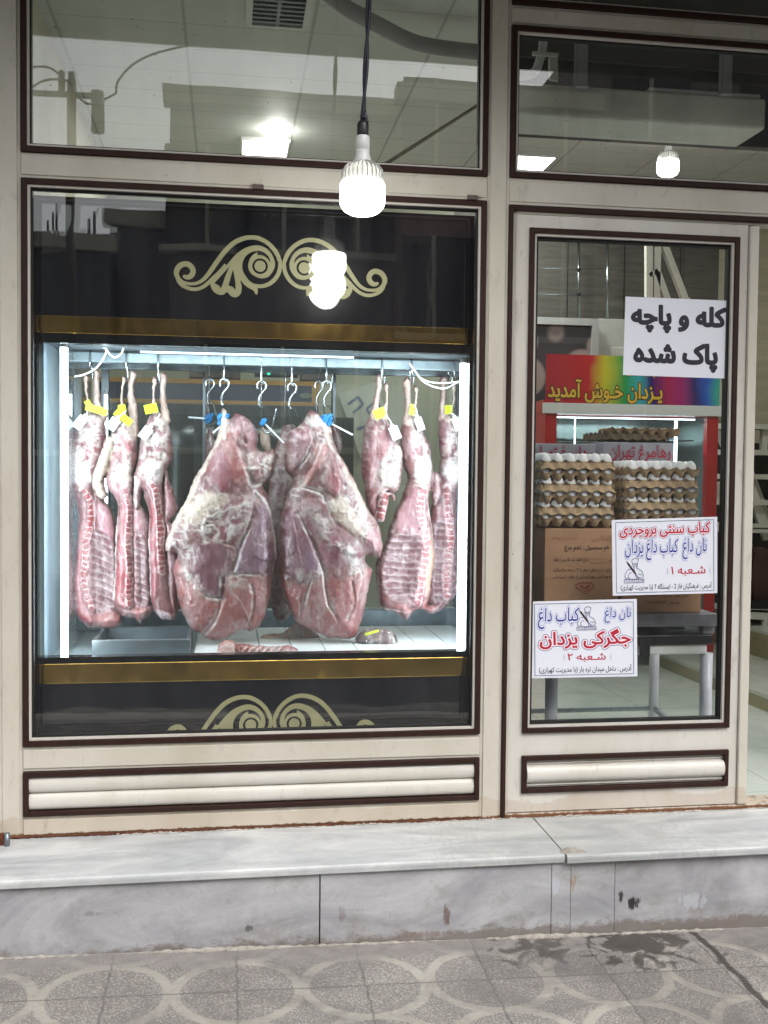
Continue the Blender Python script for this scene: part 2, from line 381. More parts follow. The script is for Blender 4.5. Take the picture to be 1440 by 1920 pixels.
for i, (a, b) in enumerate(((-1.2, 0.945), (0.949, 1.688), (1.690, 1.752), (1.754, 1.90), (1.903, 5.0))):
    y = -0.345 - (0.004 if i == 2 else 0) - 0.003*(i % 2); mb = MB()
    mb.add([(a, y, gz(a)-.02), (b, y, gz(b)-.02), (b, y, -0.041), (a, y, -0.041), (a, 0.02, gz(a)-.02), (b, 0.02, gz(b)-.02), (b, 0.02, -0.041), (a, 0.02, -0.041)],
           [(0, 1, 2, 3), (4, 7, 6, 5), (0, 4, 5, 1), (1, 5, 6, 2), (2, 6, 7, 3), (3, 7, 4, 0)])
    build('riser_slab', mb, ms_riser, step)

def patch(label, x, y, z, rx, ry, m, seed, h=.004):
    rng = random.Random(seed); mb = MB(); n = 22; vs = [(x, y, z+h)]; fs = []
    for ring, (k, zz) in enumerate(((.55, h*.9), (.85, h*.5), (1.0, 0.0))):
        for i in range(n):
            a = 2*math.pi*i/n; q = k*(1+.28*math.sin(a*3+seed)*k+rng.uniform(-.13, .13)); vs.append((x+rx*q*math.cos(a), y+ry*q*math.sin(a), z+zz*rng.uniform(.6, 1.2)))
    for i in range(n): fs.append((0, 1+i, 1+(i+1) % n))
    for r in range(2):
        for i in range(n): a = 1+r*n+i; b = 1+r*n+(i+1) % n; fs.append((a, a+n, b+n, b))
    mb.add(vs, fs, True); return build(label, mb, m, step)
m_grout = mat('mortar_smear', (156, 150, 142), .95, var=.3, scale=60, bump=.7, bscale=150)
q = ZP(1068, 1590, -.012); patch('mortar_patch', q[0], -.33, -.0125, .042, .028, m_grout, 3)
def base_crust(x0, x1, seed, m, h):
    rng = random.Random(seed); mb = MB(); n = int((x1-x0)/.012); P = []; Rr = []
    for i in range(n+1):
        x = x0+(x1-x0)*i/n; k = max(.1, .55+.6*math.sin(x*9+seed)*math.sin(x*3.1)+rng.uniform(-.35, .35)); P.append((x, -.3535-.004*k+rng.uniform(-.002, .002), gz(x)+.001)); Rr.append(h*k)
    mb.tube(P, Rr, 7); build('base_mortar', mb, m, step)
base_crust(-1.0, 3.6, 2, m_grout, .0095)

# ------------------------------------------------------------------ shopfront frame
shop = thing('shopfront', 'cream painted metal shopfront with brown trimmed windows and moulded lower panels', 'shopfront', (1.2, 0, 0))
Y0, Y1 = 0.0, 0.07
GL, GR = 0.0, 1.53
def post(x0, x1, z0, z1, y0=Y0): build('post', MB().box((x0, y0, z0), (x1, Y1, z1)).box((x0+.011, y0-.0045, z0+.002), (x1-.011, y0-.0002, z1)), m_cream, shop, 0.0022)
def rail(x0, x1, z0, z1, y0=Y0): build('rail', MB().box((x0, y0, z0), (x1, Y1, z1)).box((x0+.002, y0-.0040, z0+.010), (x1-.0005, y0-.0002, z1-.010)), m_cream, shop, 0.0022)
TOPZ = 3.02
post(-0.075, 0.0, -0.010, TOPZ); post(-0.20, -0.078, -0.010, TOPZ, 0.012)
post(1.5335, 1.6117, -0.010, TOPZ)
rail(0.0, 1.5335, 2.1335, 2.2145); rail(0, 1.5335, 0.2095, 0.2905); rail(0, 1.5335, -0.010, 0.0600)
rail(1.6117, 3.4, 2.1255, 2.216); rail(1.6117, 3.4, 2.7315, 2.80); post(3.3, 3.4, -0.01, 2.1255); rail(-0.2, 3.4, TOPZ, 3.10)
# windows: bead (brown) proud of the frame, cream lip, gasket, glass
def window(x0, z0, x1, z1, m_g, lip=True, yb=0.0, parent=shop):
    w = sub('window', parent, (x0, yb, z0))
    build('bead', frame_rect(x0, z0, x1, z1, 0.0195, yb-0.010, yb+0.03), m_brown, w, 0.002)
    build('frame_lip', frame_rect(x0+.0195, z0+.0195, x1-.0195, z1-.0195, 0.007, yb-0.003, yb+0.03), m_door, w)
    build('gasket', frame_rect(x0+.0265, z0+.0265, x1-.0265, z1-.0265, 0.006, yb+0.010, yb+0.034), m_gasket, w)
    build('glass_pane', MB().box((x0+.027, yb+.018, z0+.027), (x1-.027, yb+.024, z1-.027)), m_g, w)
    return w
window(0.0, 2.2150, 1.5340, TOPZ-.002, m_glass)
window(0.001, 0.2925, 1.5325, 2.1325, m_glass_case)
window(1.6122, 2.2165, 3.30, 2.7310, m_glass)
window(1.6122, 2.8005, 3.30, TOPZ-.002, m_glass)
# small clips on the top bead of the display window
for px in (484, 884):
    a = U(px, 352 if px < 600 else 372, 0)
    build('clip', MB().box((a[0]-.018, -.018, a[2]-.008), (a[0]+.018, -.0105, a[2]+.007)), mat('clip_paint%d' % px, (88, 72, 68), 0.5), shop, 0.002)
# lower panel with two half-round mouldings
pn = sub('lower_panel', shop, (0, 0, 0.06))
build('panel_bead', frame_rect(0.0015, 0.0605, 1.5325, 0.209, 0.0175, -0.010, 0.028), m_brown, pn, 0.002)
def moulding(x0, x1, z0, z1, lobes, y=0.012, depth=0.022):
    prof = [(0.03, z0), (y, z0)]
    n = len(lobes)
    for a, b, dd in lobes:
        for k in range(0, 11):
            t = math.pi*k/10; prof.append((y - dd*math.sin(t)**0.8 if 0 < k < 10 else y, a + (b-a)*(1-math.cos(t))/2))
    prof += [(y, z1), (0.03, z1)]
    return MB().profx(prof, x0, x1)
o = build('moulding', moulding(0.0195, 1.5145, 0.0782, 0.1912, [(0.0786, 0.1335, .017), (0.136, 0.1908, .017)]), m_door, pn, 0.0)
# narrow brown strip between post and door, and the casing bead over the door
build('casing_bead', MB().box((1.612, -0.010, -0.004), (1.6265, 0.03, 2.1225)), m_brown, shop, 0.002)
build('casing_bead', MB().box((1.6268, -0.010, 2.1045), (3.4, 0.03, 2.1225)), m_brown, shop, 0.002)
build('casing_lip', MB().box((1.6268, 0.004, 0.0), (1.637, 0.05, 2.104)), m_cream, shop)
build('casing_lip', MB().box((1.6372, 0.004, 2.096), (3.4, 0.05, 2.104)), m_cream, shop)
# threshold
build('threshold', MB().box((1.612, 0.0, -0.0115), (3.4, 0.10, 0.004)), m_cream, shop, 0.002)
# rusty seam and mortar bead along the foot of the frame
def crust(x0, x1, y, z, h, seed):
    rng = random.Random(seed); mb = MB(); n = int((x1-x0)/0.006); pts = []
    for i in range(n+1):
        x = x0 + (x1-x0)*i/n
        r = h*(0.35+0.65*rng.random())*(1+0.6*math.sin(i*.13+seed)*math.sin(i*.031))
        pts.append((x, y+rng.uniform(-.002, .002), z+rng.uniform(-.0012, .0012)+r*.3, r))
    return mb.tube([p[:3] for p in pts], [max(.0008, p[3]) for p in pts], 6)
m_rust = mat('rust', (86, 46, 28), 0.9, var=0.5, scale=60, bump=0.6, bscale=200)
m_mortar = mat('mortar', (165, 160, 152), 0.95, var=0.35, scale=50, bump=0.8, bscale=120)
build('rust_seam', crust(-0.05, 1.61, -0.002, -0.0090, 0.0034, 1), m_rust, shop)
build('mortar_seam', crust(0.3, 3.3, -0.005, -0.0115, 0.0040, 5), m_mortar, shop)

# door leaf
DX0, DX1, DZ0, DZ1 = 1.638, 2.515, 0.008, 2.095
door = sub('door', shop, (DX0, 0.01, DZ0)); DY = 0.006
gx0, gz0_, gx1, gz1_ = 1.6868, 0.2894, 2.4603, 2.0503
qz0, qz1 = 0.0759, 0.2088
mb = MB(); mb.box((DX0, DY, DZ0), (gx0, DY+.045, DZ1)); mb.box((gx1, DY, DZ0), (2.494, DY+.045, DZ1))
mb.box((gx0, DY, gz1_), (gx1, DY+.045, DZ1)); mb.box((gx0, DY, qz1), (gx1, DY+.045, gz0_)); mb.box((gx0, DY, DZ0), (gx1, DY+.045, qz0))
build('door_frame', mb, m_door, door)
build('door_edge', MB().box((2.4965, DY-.012, DZ0), (DX1+.016, DY+.05, DZ1-.004)), m_cream, door, 0.004)
build('bead', frame_rect(gx0, gz0_, gx1, gz1_, 0.0185, DY-0.011, DY+0.03), m_brown, door, 0.002)
build('frame_lip', frame_rect(gx0+.0185, gz0_+.0185, gx1-.0185, gz1_-.0185, 0.008, DY-0.003, DY+0.03), m_door, door)
build('gasket', frame_rect(gx0+.0265, gz0_+.0265, gx1-.0265, gz1_-.0265, 0.010, DY+0.010, DY+0.034), m_gasket, door)
build('glass_pane', MB().box((gx0+.034, DY+.018, gz0_+.034), (gx1-.034, DY+.023, gz1_-.034)), m_glass_in, door)
build('panel_bead', frame_rect(gx0, qz0, gx1, qz1, 0.0175, DY-0.011, DY+0.028), m_brown, door, 0.002)
build('moulding', moulding(gx0+.018, gx1-.018, qz0+.018, qz1-.018, [(0.098, 0.106, .006), (0.112, 0.170, .026), (0.176, 0.182, .006)]), m_door, door)
# rusty hinge bracket at the far left foot
hb = thing('hinge_bracket', 'rusty brown iron hinge bracket at the left end of the doorstep', 'bracket', U(2, 1590, -0.05))
a = U(-6, 1562, -0.05); b = U(17, 1562, -0.05); c = U(-6, 1592, -0.05)
build('plate', MB().box((a[0]-.03, -0.06, c[2]), (b[0], -0.045, a[2])), m_rust, hb, 0.002)
build('knuckle', MB().tube([(b[0]-.004, -0.062, c[2]-.004), (b[0]-.004, -0.062, a[2]+.003)], 0.009, 12), m_steel_d, hb)

# ------------------------------------------------------------------ canopy over the pavement
canopy = thing('canopy', 'flat dark canopy above the shop windows that carries the bulb cable', 'canopy', (1.4, 0, 3.13))
m_can = mat('canopy_sheet', (120, 122, 112), 0.6, var=0.2)
build('roof_sheet', MB().box((-0.8, -1.20, 3.13), (4.2, 0.0, 3.17)), m_can, canopy)
build('front_edge', MB().box((-0.8, -1.23, 3.085), (4.2, -1.20, 3.20)), m_can, canopy)
for x in (-0.6, 0.6, 1.9, 3.3):
    build('rib', MB().box((x, -1.2, 3.10), (x+.04, 0.0, 3.13)), m_can, canopy)
# wall above the shop and to its sides
ws = MB(); ws.box((-6, 0.0, 3.18), (9, 0.35, 9)); ws.box((-6, 0.012, -0.3), (-0.205, 0.35, 3.18)); ws.box((3.42, 0.0, -0.3), (9, 0.35, 3.18)); ws.box((-.205, 0.02, 3.102), (3.42, .35, 3.178))
build_wall = build('shop_building', ws, mat('plaster', (165, 158, 145), 0.85, var=0.15, bump=0.2)); tag(build_wall, 'beige plastered building wall around and above the shopfront', 'building')

# ------------------------------------------------------------------ refrigerated display case
case = thing('display_fridge', 'tall black and gold refrigerated meat display case behind the big left window', 'fridge', (0.77, 0.5, 0.0))
FY = 0.10; FX0, FX1 = 0.018, 1.515
FX2 = 1.70
YB = 0.95
def slab(name, x0, z0, x1, z1, m, y0=FY, t=0.02, par=case, bev=0.0):
    return build(name, MB().box((x0, y0, z0), (x1, y0+t, z1)), m, par, bev)
hdr = slab('header_panel', FX0, 1.7125, FX1, 2.105, m_black)
slab('trim_strip', FX0, 1.654, FX1, 1.7115, m_gold, FY-.004, .03, case, .002)
slab('trim_strip', FX0, 0.478, FX1, 0.5455, m_gold, FY-.004, .03, case, .002)
base = slab('base_panel', FX0, 0.01, FX1, 0.477, m_black)
m_blackf = mat('black_frame', (14, 15, 20), 0.2)
slab('frame_rail', FX0, 1.622, FX1, 1.6535, m_blackf, FY+.0, .05); slab('frame_rail', FX0, 0.546, FX1, 0.566, m_blackf, FY, .05)
slab('frame_rail', FX0, 0.567, FX0+.012, 1.621, m_blackf, FY, .04); slab('frame_rail', FX1-.012, 0.567, FX1, 1.621, m_blackf, FY, .04)
slab('front_glass', FX0+.0125, 0.5665, FX1-.0125, 1.6215, m_glass_in, FY+.01, .006)
# outer shell
m_shell = mat('shell_grey', (150, 166, 178), 0.4, var=0.1)
m_inner = mat('inner_grey_metal', (176, 190, 200), 0.3, 0.3, var=0.12, scale=8, rvar=0.15)
build('side_panel', MB().box((FX0, FY+.055, 0.01), (FX0+.025, YB, 2.08)), m_shell, case)
build('side_panel', MB().box((FX2-.025, FY+.055, 0.01), (FX2, YB, 2.08)), m_shell, case)
build('corner_filler', MB().box((FX1+.001, FY+.02, 0.01), (FX2, FY+.054, 2.08)), m_blackf, case)
build('roof_box', MB().box((FX0+.026, FY+.055, 1.665), (FX2-.026, YB, 2.06)), m_shell, case)
build('ceiling_liner', MB().box((FX0+.026, FY+.055, 1.635), (FX2-.026, YB, 1.664)), m_steel_d, case)
build('lower_box', MB().box((FX0+.026, FY+.055, 0.01), (FX2-.026, YB, 0.52)), m_shell, case)
# glass side wings standing in from the shell, lit edges
for xx in (0.10,):
    build('side_window', MB().box((xx, FY+.07, .56), (xx+.006, YB-.03, 1.63)), m_glass_in, case)
# floor of the case: grey trough at left, raised white slatted deck at right
build('floor_pan', MB().box((FX0+.026, FY+.055, 0.521), (FX2-.026, YB, 0.535)), m_inner, case)
m_slat = mat('white_slats', (222, 226, 230), 0.35, var=0.06, scale=4)
DZ = 0.556
k = 0
for i in range(9):
    t0, t1 = i/9.0, (i+1)/9.0
    xa, xb = 0.545+(1.60-0.545)*t0, 0.545+(1.60-0.545)*t1
    mb = MB().box((xa, FY+.056, 0.5355), (xb-.0035, YB-.16, DZ)); build('slat', mb, m_slat, case, .001)
mb = MB(); mb.box((0.19, 0.24, 0.5355), (0.53, 0.262, 0.600)); mb.box((0.19, 0.55, 0.5355), (0.53, 0.57, 0.600)); mb.box((0.19, 0.262, .5355), (0.205, .55, .600)); mb.box((0.515, 0.262, .5355), (0.53, .55, .600))
build('drip_tray', mb, m_steel_d, case, .002)
# back: sill, posts and sliding glass
mb = MB(); mb.box((FX0+.026, YB-.06, 0.5355), (FX2-.026, YB-.001, 0.615)); build('back_sill', mb, m_galv, case, .003)
for xx, w in ((0.145, .03), (0.555, .012), (1.10, .012), (1.64, .03)):
    build('back_post', MB().box((xx, YB-.05, .6155), (xx+w, YB-.02, 1.634)), m_steel_d, case, .001)
build('sliding_glass', MB().box((0.18, YB-.04, .616), (1.66, YB-.034, 1.6345)), m_glass_back, case)
# hanging rail
build('hanging_rail', MB().box((0.10, 0.415, 1.592), (1.67, 0.455, 1.630)), m_galv, case, .004)
build('hanging_rail', MB().box((0.10, 0.635, 1.590), (1.67, 0.665, 1.620)), m_galv, case, .004)
# LED tubes
def led(x, z0, z1, y, r=.0125):
    e = sub('led_tube', case, (x, y, z0))
    build('lit_tube', MB().tube([(x, y, z0), (x, y, z1)], r, 14), m_led, e)
    build('end_cap', MB().tube([(x, y, z0-.035), (x, y, z0-.0005)], r*1.02, 14), m_white, e)
    build('end_cap', MB().tube([(x, y, z1+.0005), (x, y, z1+.02)], r*1.02, 14), m_white, e)
a = U(124, 652, .165); b = U(117, 1226, .165)
led((a[0]+b[0])/2, b[2], a[2], .165, .0125)
a = U(870, 682, .165); led(a[0], U(866, 1215, .165)[2], a[2], .165, .014)
led(0.175, .75, 1.50, .80, .006)
s_ = sub('led_strip', case, (.3, .2, 1.63))
build('lit_strip', MB().box((0.36, .170, 1.604), (1.10, .178, 1.610)), m_ledc, s_)
# real lamps of the tubes
def area(name, loc, sx, sy, aim, power, colr=(0.86, 0.94, 1.0)):
    l = bpy.data.lights.new(name, 'AREA'); l.shape = 'RECTANGLE'; l.size = sx; l.size_y = sy; l.energy = power; l.color = colr
    o = bpy.data.objects.new(name, l); col.objects.link(o); o.location = loc; o.rotation_euler = Vector(aim).to_track_quat('-Z', 'Y').to_euler(); return o
area('case_light_left', (0.150, .165, 1.08), .025, 1.0, (1, .85, 0), 4.6)
area('case_light_right', (1.462, .165, 1.08), .025, 1.0, (-1, .95, 0), 4.6)
area('case_light_top', (0.80, .172, 1.600), 1.15, .03, (0, .80, -1), 4.6)

# gold scroll ornament, drawn in the case's own plane
def spline(pts, n=8):
    P = [np.array(p, float) for p in pts]; out = []
    for i in range(len(P)-1):
        p0 = P[max(i-1, 0)]; p1 = P[i]; p2 = P[i+1]; p3 = P[min(i+2, len(P)-1)]
        for k in range(n):
            t = k/n; out.append(0.5*((2*p1)+(-p0+p2)*t+(2*p0-5*p1+4*p2-p3)*t*t+(-p0+3*p1-3*p2+p3)*t**3))
    out.append(P[-1]); return out
def cspline(pts, n=5):
    q = list(pts); q = [q[-1]] + q + [q[0], q[1]]; o = spline(q, n); return o[n:-n-1]
ORN = {}
def ribbon(pts):
    s = spline(pts, 6); L = []; R = []
    for i, p in enumerate(s):
        a = s[max(i-1, 0)][:2]; b = s[min(i+1, len(s)-1)][:2]; t = (b-a); t = t/(np.linalg.norm(t)+1e-9); nrm = np.array([-t[1], t[0]])
        L.append(p[:2]+nrm*p[2]/2); R.append(p[:2]-nrm*p[2]/2)
    return L, R
def orn_layer(mb, mode, data, tr, y):
    if mode == 'rib':
        L, R = ribbon(data); n = len(L)
        vs = [(tr(p)[0], y, tr(p)[1]) for p in L] + [(tr(p)[0], y, tr(p)[1]) for p in R]
        vs += [(v[0], y+.0012, v[2]) for v in vs]
        fs = []
        for i in range(n-1): fs += [(i, i+1, n+i+1, n+i), (2*n+i, 3*n+i, 3*n+i+1, 2*n+i+1)]
        mb.add(vs, fs)
    elif mode == 'poly':
        mb.prism([(tr(p)[0], y, tr(p)[1]) for p in data], (0, .0012, 0))
    elif mode == 'disc':
        cx_, cy_, r = data; mb.prism([(tr((cx_+r*math.cos(a/40*2*math.pi), cy_+r*math.sin(a/40*2*math.pi)))[0], y, tr((cx_+r*math.cos(a/40*2*math.pi), cy_+r*math.sin(a/40*2*math.pi)))[1]) for a in range(40)], (0, .0012, 0))
band1 = [(150,612,30),(180,632,50),(225,628,62),(262,590,66),(268,540,66),(235,490,66),(185,470,66),(120,490,66),(78,540,66),(68,600,62),(100,660,48),(160,700,40),(240,712,38),(320,700,40),(400,650,46),(480,550,54),(560,430,58),(660,295,58),(760,195,58),(870,135,56),(980,112,54),(1090,125,54),(1200,185,54),(1285,275,54),(1335,390,52),(1335,500,52),(1290,600,52),(1210,675,52),(1120,708,50),(1030,705,45),(950,690,30)]
band2 = [(70,610,40),(95,685,46),(150,740,46),(230,772,44),(310,775,44),(390,745,44),(460,690,46),(520,630,50),(600,560,60),(680,470,70)]
wing = cspline([(480,700),(540,640),(620,540),(700,440),(790,335),(900,250),(1030,208),(1140,225),(1225,295),(1272,390),(1272,470),(1200,540),(1080,560),(960,560),(935,600),(985,660),(1040,700),(1066,750),(1058,812),(1035,806),(1010,765),(960,742),(900,700),(850,645),(866,720),(855,810),(800,858),(735,845),(688,800),(640,832),(580,832),(515,790)], 4)
def ornament(par, dx, dz, s=1.0, y0=FY):
    objs = []
    A = U(320, 430, FY); B = U(320+220, 430+3.4, FY); kx = (B[0]-A[0])/1440.0
    yc = U(529, 510, FY)
    gold = MB(); blk = MB()
    for mir in (1, -1):
        def tr(p):
            return (yc[0]+dx + mir*(p[0]-1367)*kx*s, yc[2]+dz - (p[1]-524)*kx*s)
        orn_layer(gold, 'rib', band1, tr, y0-.0014)
        orn_layer(gold, 'rib', band2, tr, y0-.0016)
        orn_layer(gold, 'poly', wing, tr, y0-.0018)
        orn_layer(blk, 'disc', (1064,470,192), tr, y0-.0024)
        orn_layer(gold, 'disc', (1112,450,164), tr, y0-.0032)
        orn_layer(blk, 'rib', [(1060,300,56),(1120,308,44),(1175,340,30),(1205,380,16),(1215,415,4)], tr, y0-.0036)
        orn_layer(blk, 'rib', [(930,590,20),(970,625,46),(1030,655,50),(1110,660,52),(1190,628,50),(1255,560,46),(1292,480,40),(1300,400,40)], tr, y0-.0040)
        orn_layer(gold, 'disc', (1078,466,134), tr, y0-.0043)
        orn_layer(blk, 'disc', (1093,466,96), tr, y0-.0050)
        orn_layer(gold, 'disc', (1092,466,70), tr, y0-.0056)
        orn_layer(blk, 'poly', [(716,482),(530,695),(560,708),(590,725),(612,756),(640,680),(665,600)], tr, y0-.0026)
        orn_layer(blk, 'poly', [(760,515),(703,715),(730,722),(760,735),(792,768),(790,690),(775,600)], tr, y0-.0028)
    build('scroll_inset', blk, m_black, par)
    build('scroll_ornament', gold, m_goldvinyl, par)
ornament(hdr, 0, 0)
lowc = U(513, 1303, FY); upc = U(529, 445, FY)
ornament(base, lowc[0]-upc[0]-.004, (lowc[2]-upc[2]))

# ------------------------------------------------------------------ meat
def _h(ix, iy, seed):
    n = (ix*374761393 + iy*668265263 + seed*1442695041) & 0xffffffff
    n = ((n ^ (n >> 13))*1274126177) & 0xffffffff
    return ((n ^ (n >> 16)) & 0xffff)/65535.0
def vnoise(x, y, seed=0):
    ix = np.floor(x).astype(np.int64); iy = np.floor(y).astype(np.int64); fx = x-ix; fy = y-iy
    fx = fx*fx*(3-2*fx); fy = fy*fy*(3-2*fy)
    a = _h(ix, iy, seed); b = _h(ix+1, iy, seed); c = _h(ix, iy+1, seed); d = _h(ix+1, iy+1, seed)
    return (a*(1-fx)+b*fx)*(1-fy)+(c*(1-fx)+d*fx)*fy
def fbm(x, y, seed=0, o=5):
    s = 0; a = 0.5; t = 0
    for i in range(o):
        s = s + a*vnoise(x*2**i+i*17.3, y*2**i-i*9.1, seed+i); t += a; a *= 0.55
    return s/t
def sdpoly(x, y, P):
    "signed distance, positive inside"
    P = np.array(P, float); d = np.full(x.shape, 1e9); ins = np.zeros(x.shape, bool); n = len(P)
    for i in range(n):
        ax, ay = P[i]; bx, by = P[(i+1) % n]; ex, ey = bx-ax, by-ay
        t = np.clip(((x-ax)*ex+(y-ay)*ey)/(ex*ex+ey*ey+1e-9), 0, 1)
        d = np.minimum(d, np.hypot(x-ax-t*ex, y-ay-t*ey))
        c = ((ay > y) != (by > y)) & (x < ex*(y-ay)/(ey+1e-12)+ax); ins ^= c
    return np.where(ins, d, -d)
def sdline(x, y, pts):
    "distance to a polyline, its interpolated width, the parameter along it and the side"
    P = np.array(pts, float); best = np.full(x.shape, 1e9); w = np.zeros(x.shape); par = np.zeros(x.shape); side = np.zeros(x.shape); acc = 0
    for i in range(len(P)-1):
        ax, ay = P[i][:2]; bx, by = P[i+1][:2]; ex, ey = bx-ax, by-ay; L = math.hypot(ex, ey)+1e-9
        t = np.clip(((x-ax)*ex+(y-ay)*ey)/(L*L), 0, 1)
        d = np.hypot(x-ax-t*ex, y-ay-t*ey); m = d < best
        best = np.where(m, d, best); par = np.where(m, acc+t*L, par); side = np.where(m, np.sign((x-ax)*ey-(y-ay)*ex), side)
        if P.shape[1] > 2: w = np.where(m, P[i][2]*(1-t)+P[i+1][2]*t, w)
        acc += L
    return best, w, par, side, acc
def sm(e0, e1, v):
    t = np.clip((v-e0)/(e1-e0), 0, 1); return t*t*(3-2*t)
def c3(*c):
    a = np.array(C(*c)[:3]); g = a.mean(); return ((a*.84+g*.16)**1.17)*.90      # raw meat is greyer and darker than it looks under the tubes
FLESH = (128, 74, 76); DEEP = (100, 48, 56); FATW = (196, 190, 188); CREAM = (202, 188, 166); SEAM = (78, 36, 42); PURP = (112, 80, 96); RIBC = (184, 164, 166)
def meat_mat():
    n = NT('meat'); at = n.n('ShaderNodeAttribute', attribute_name='Col')
    p = n.pos()
    f = n.noise(160, 4, 0.7, stretch=(1.6, 1, 0.5))
    c = n.mix(1.0, at.outputs['Color'], n.ramp(f, [(0.3, 0.82), (0.7, 1.18)]), 'MULTIPLY')
    b = n.math('ADD', n.noise(150, 5, 0.7, stretch=(1.5, 1, 0.5)), n.math('MULTIPLY', n.noise(38, 4, 0.6), 1.2))
    n.pbr(c, n.math('ADD', 0.24, n.math('MULTIPLY', n.noise(45, 4), 0.32)), 0, n.bump(b, 0.45, 0.0035), 0.5, coat=0.25, sss=0.06); return n.m
m_meat = meat_mat()
def meat(name, parts, feats, yc, step=2.0, parent=None, seed=1, base=FLESH, back=0.6, warp=5.0, mat_=None, veins=0.5, zoff=0.0):
    """parts: (kind, data, thickness px, edge radius px) with kind poly/chain in photograph scale at depth yc; the front bulges toward the street.
    feats: painters adding colour and relief"""
    allp = []
    for p in parts:
        for q in p[1]:
            w = q[2] if len(q) > 2 else 0; allp += [(q[0]-w-3, q[1]-w-3), (q[0]+w+3, q[1]+w+3)]
    A = np.array(allp); x0, y0 = A.min(0)-4; x1, y1 = A.max(0)+4
    nx = int((x1-x0)/step)+2; ny = int((y1-y0)/step)+2
    gx, gy = np.meshgrid(x0+np.arange(nx)*step, y0+np.arange(ny)*step)
    wx = (fbm(gx/26, gy/26, seed)-.5)*warp; wy = (fbm(gx/26, gy/26, seed+50)-.5)*warp
    wx = wx+(fbm(gx/6, gy/6, seed+5, 3)-.5)*3.4; wy = wy+(fbm(gx/6, gy/6, seed+55, 3)-.5)*3.4
    X = gx+wx; Y = gy+wy
    sd = np.full(gx.shape, -1e9); H = np.zeros(gx.shape)
    for p in parts:
        kind, data, T, R = p[:4]; bias = p[4] if len(p) > 4 else 0.0
        if kind == 'poly': s = sdpoly(X, Y, [(a[0]*1.0, a[1]*1.0) for a in cspline([d[:2] for d in data], 4)])
        else:
            d, w, _, _, _ = sdline(X, Y, spline(data, 5)); s = w-d
        t = np.clip(s/R, 0, 1); h = T*np.sqrt(np.clip(1-(1-t)**2, 0, 1))
        h = np.where(s > 0, h+bias*sm(0, 4, s), 0)
        H = np.where(h > H, h, H); sd = np.maximum(sd, s)
    colr = np.ones(gx.shape+(3,))*c3(*base)
    n1 = fbm(X/18, Y/18, seed+3); n2 = fbm(X/5, Y/9, seed+7)
    colr = colr*(0.78+0.44*n1)[..., None]
    relief = (fbm(X/14, Y/20, seed+9)-.5)*3.2*sm(0, 14, sd)
    env = dict(X=X, Y=Y, sd=sd, seed=seed, n1=n1, n2=n2)
    for ft in feats:
        k = ft[0]
        if k == 'stroke':      # pts(x,y,w), colour, strength, height
            _, pts, cc, st, hh = ft
            d, w, par, side, L = sdline(X, Y, spline(pts, 5))
            q = d/np.maximum(w, .5) + (fbm(X/7, Y/7, seed+11)-.5)*0.9
            m = (1-sm(0.5, 1.15, q))*st*(.55+.45*sm(.3, .5, fbm(X/10, Y/16, seed+13))); colr = colr*(1-m[..., None])+c3(*cc)*m[..., None]; relief = relief + hh*(1-sm(0.2, 1.1, d/np.maximum(w, .5)))
        elif k == 'blob':      # polygon, colour, strength, height, softness
            _, pts, cc, st, hh, soft = ft
            s = sdpoly(X, Y, cspline(pts, 4)); q = s/soft + (fbm(X/9, Y/9, seed+21)-.5)*1.1
            m = sm(-0.1, 0.6, q)*st; fib = 0.86+0.28*fbm(X/3, Y/22, seed+5, 3)
            colr = colr*(1-m[..., None])+(c3(*cc)*fib[..., None])*m[..., None]
            relief = relief + hh*np.sqrt(np.clip(1-(1-np.clip(s/(soft*3.0), 0, 1))**2, 0, 1))
        elif k == 'seam':      # thin crease with pale film beside it
            _, pts, wdt = ft
            d, w, par, side, L = sdline(X, Y, spline(pts, 6))
            m = (1-sm(wdt*.2, wdt*.9, d))*.32*sm(.25, .55, n2+.1); colr = colr*(1-m[..., None])+c3(*SEAM)*m[..., None]; relief = relief - 3.6*(1-sm(0, wdt*3.6, d))
            m = np.exp(-((d-wdt*1.7)/(wdt*1.1))**2)*.75*sm(.38, .62, fbm(X/12, Y/12, seed+71)); colr = colr*(1-m[..., None])+c3(*FATW)*m[..., None]
        elif k == 'film':      # patchy white connective film
            _, pts, st, soft = ft
            s = sdpoly(X, Y, cspline(pts, 4)); g = sm(-0.2, 0.8, s/soft)
            r = 1-np.abs(fbm(X/20, Y/13, seed+31)*2-1)*2.2; r2 = fbm(X/11, Y/15, seed+35)
            m = np.clip(g*(sm(.45, 1.0, r)*.8+sm(.45, .72, r2)*.75)*st, 0, .93); cc = c3(*FATW)*(1-.35*n1[..., None])+c3(*CREAM)*(.35*n1[..., None])
            colr = colr*(1-m[..., None])+cc*m[..., None]; relief = relief+m*1.6
        elif k == 'spine':     # sawn spine: red bodies between white discs
            _, pts, wd, pitch = ft[:4]
            d, w, par, side, L = sdline(X, Y, spline(pts, 6)); ins = 1-sm(wd*.85, wd*1.0, d)
            jag = par + (fbm(X/5, Y/5, seed+41)-.5)*4.5; d = d+(fbm(X/4, Y/7, seed+44)-.5)*2.6; ins = 1-sm(wd*.85, wd*1.0, d)
            disc = np.abs((jag/pitch) % 1.0-.5)*2; lines = sm(.74, .9, disc); edge = sm(wd*.62, wd*.80, d)*(1-sm(wd*.95, wd*1.15, d))
            bodyc = c3(*(150, 46, 54))*(0.75+.5*vnoise(X/5, Y/5, seed+2)[..., None])
            colr = colr*(1-ins[..., None])+bodyc*ins[..., None]
            brk = sm(.3, .52, fbm(X/5, Y/5, seed+46)); m = np.clip((lines*ins)*.85+edge*.8*brk, 0, .9); colr = colr*(1-m[..., None])+c3(225, 200, 204)*m[..., None]
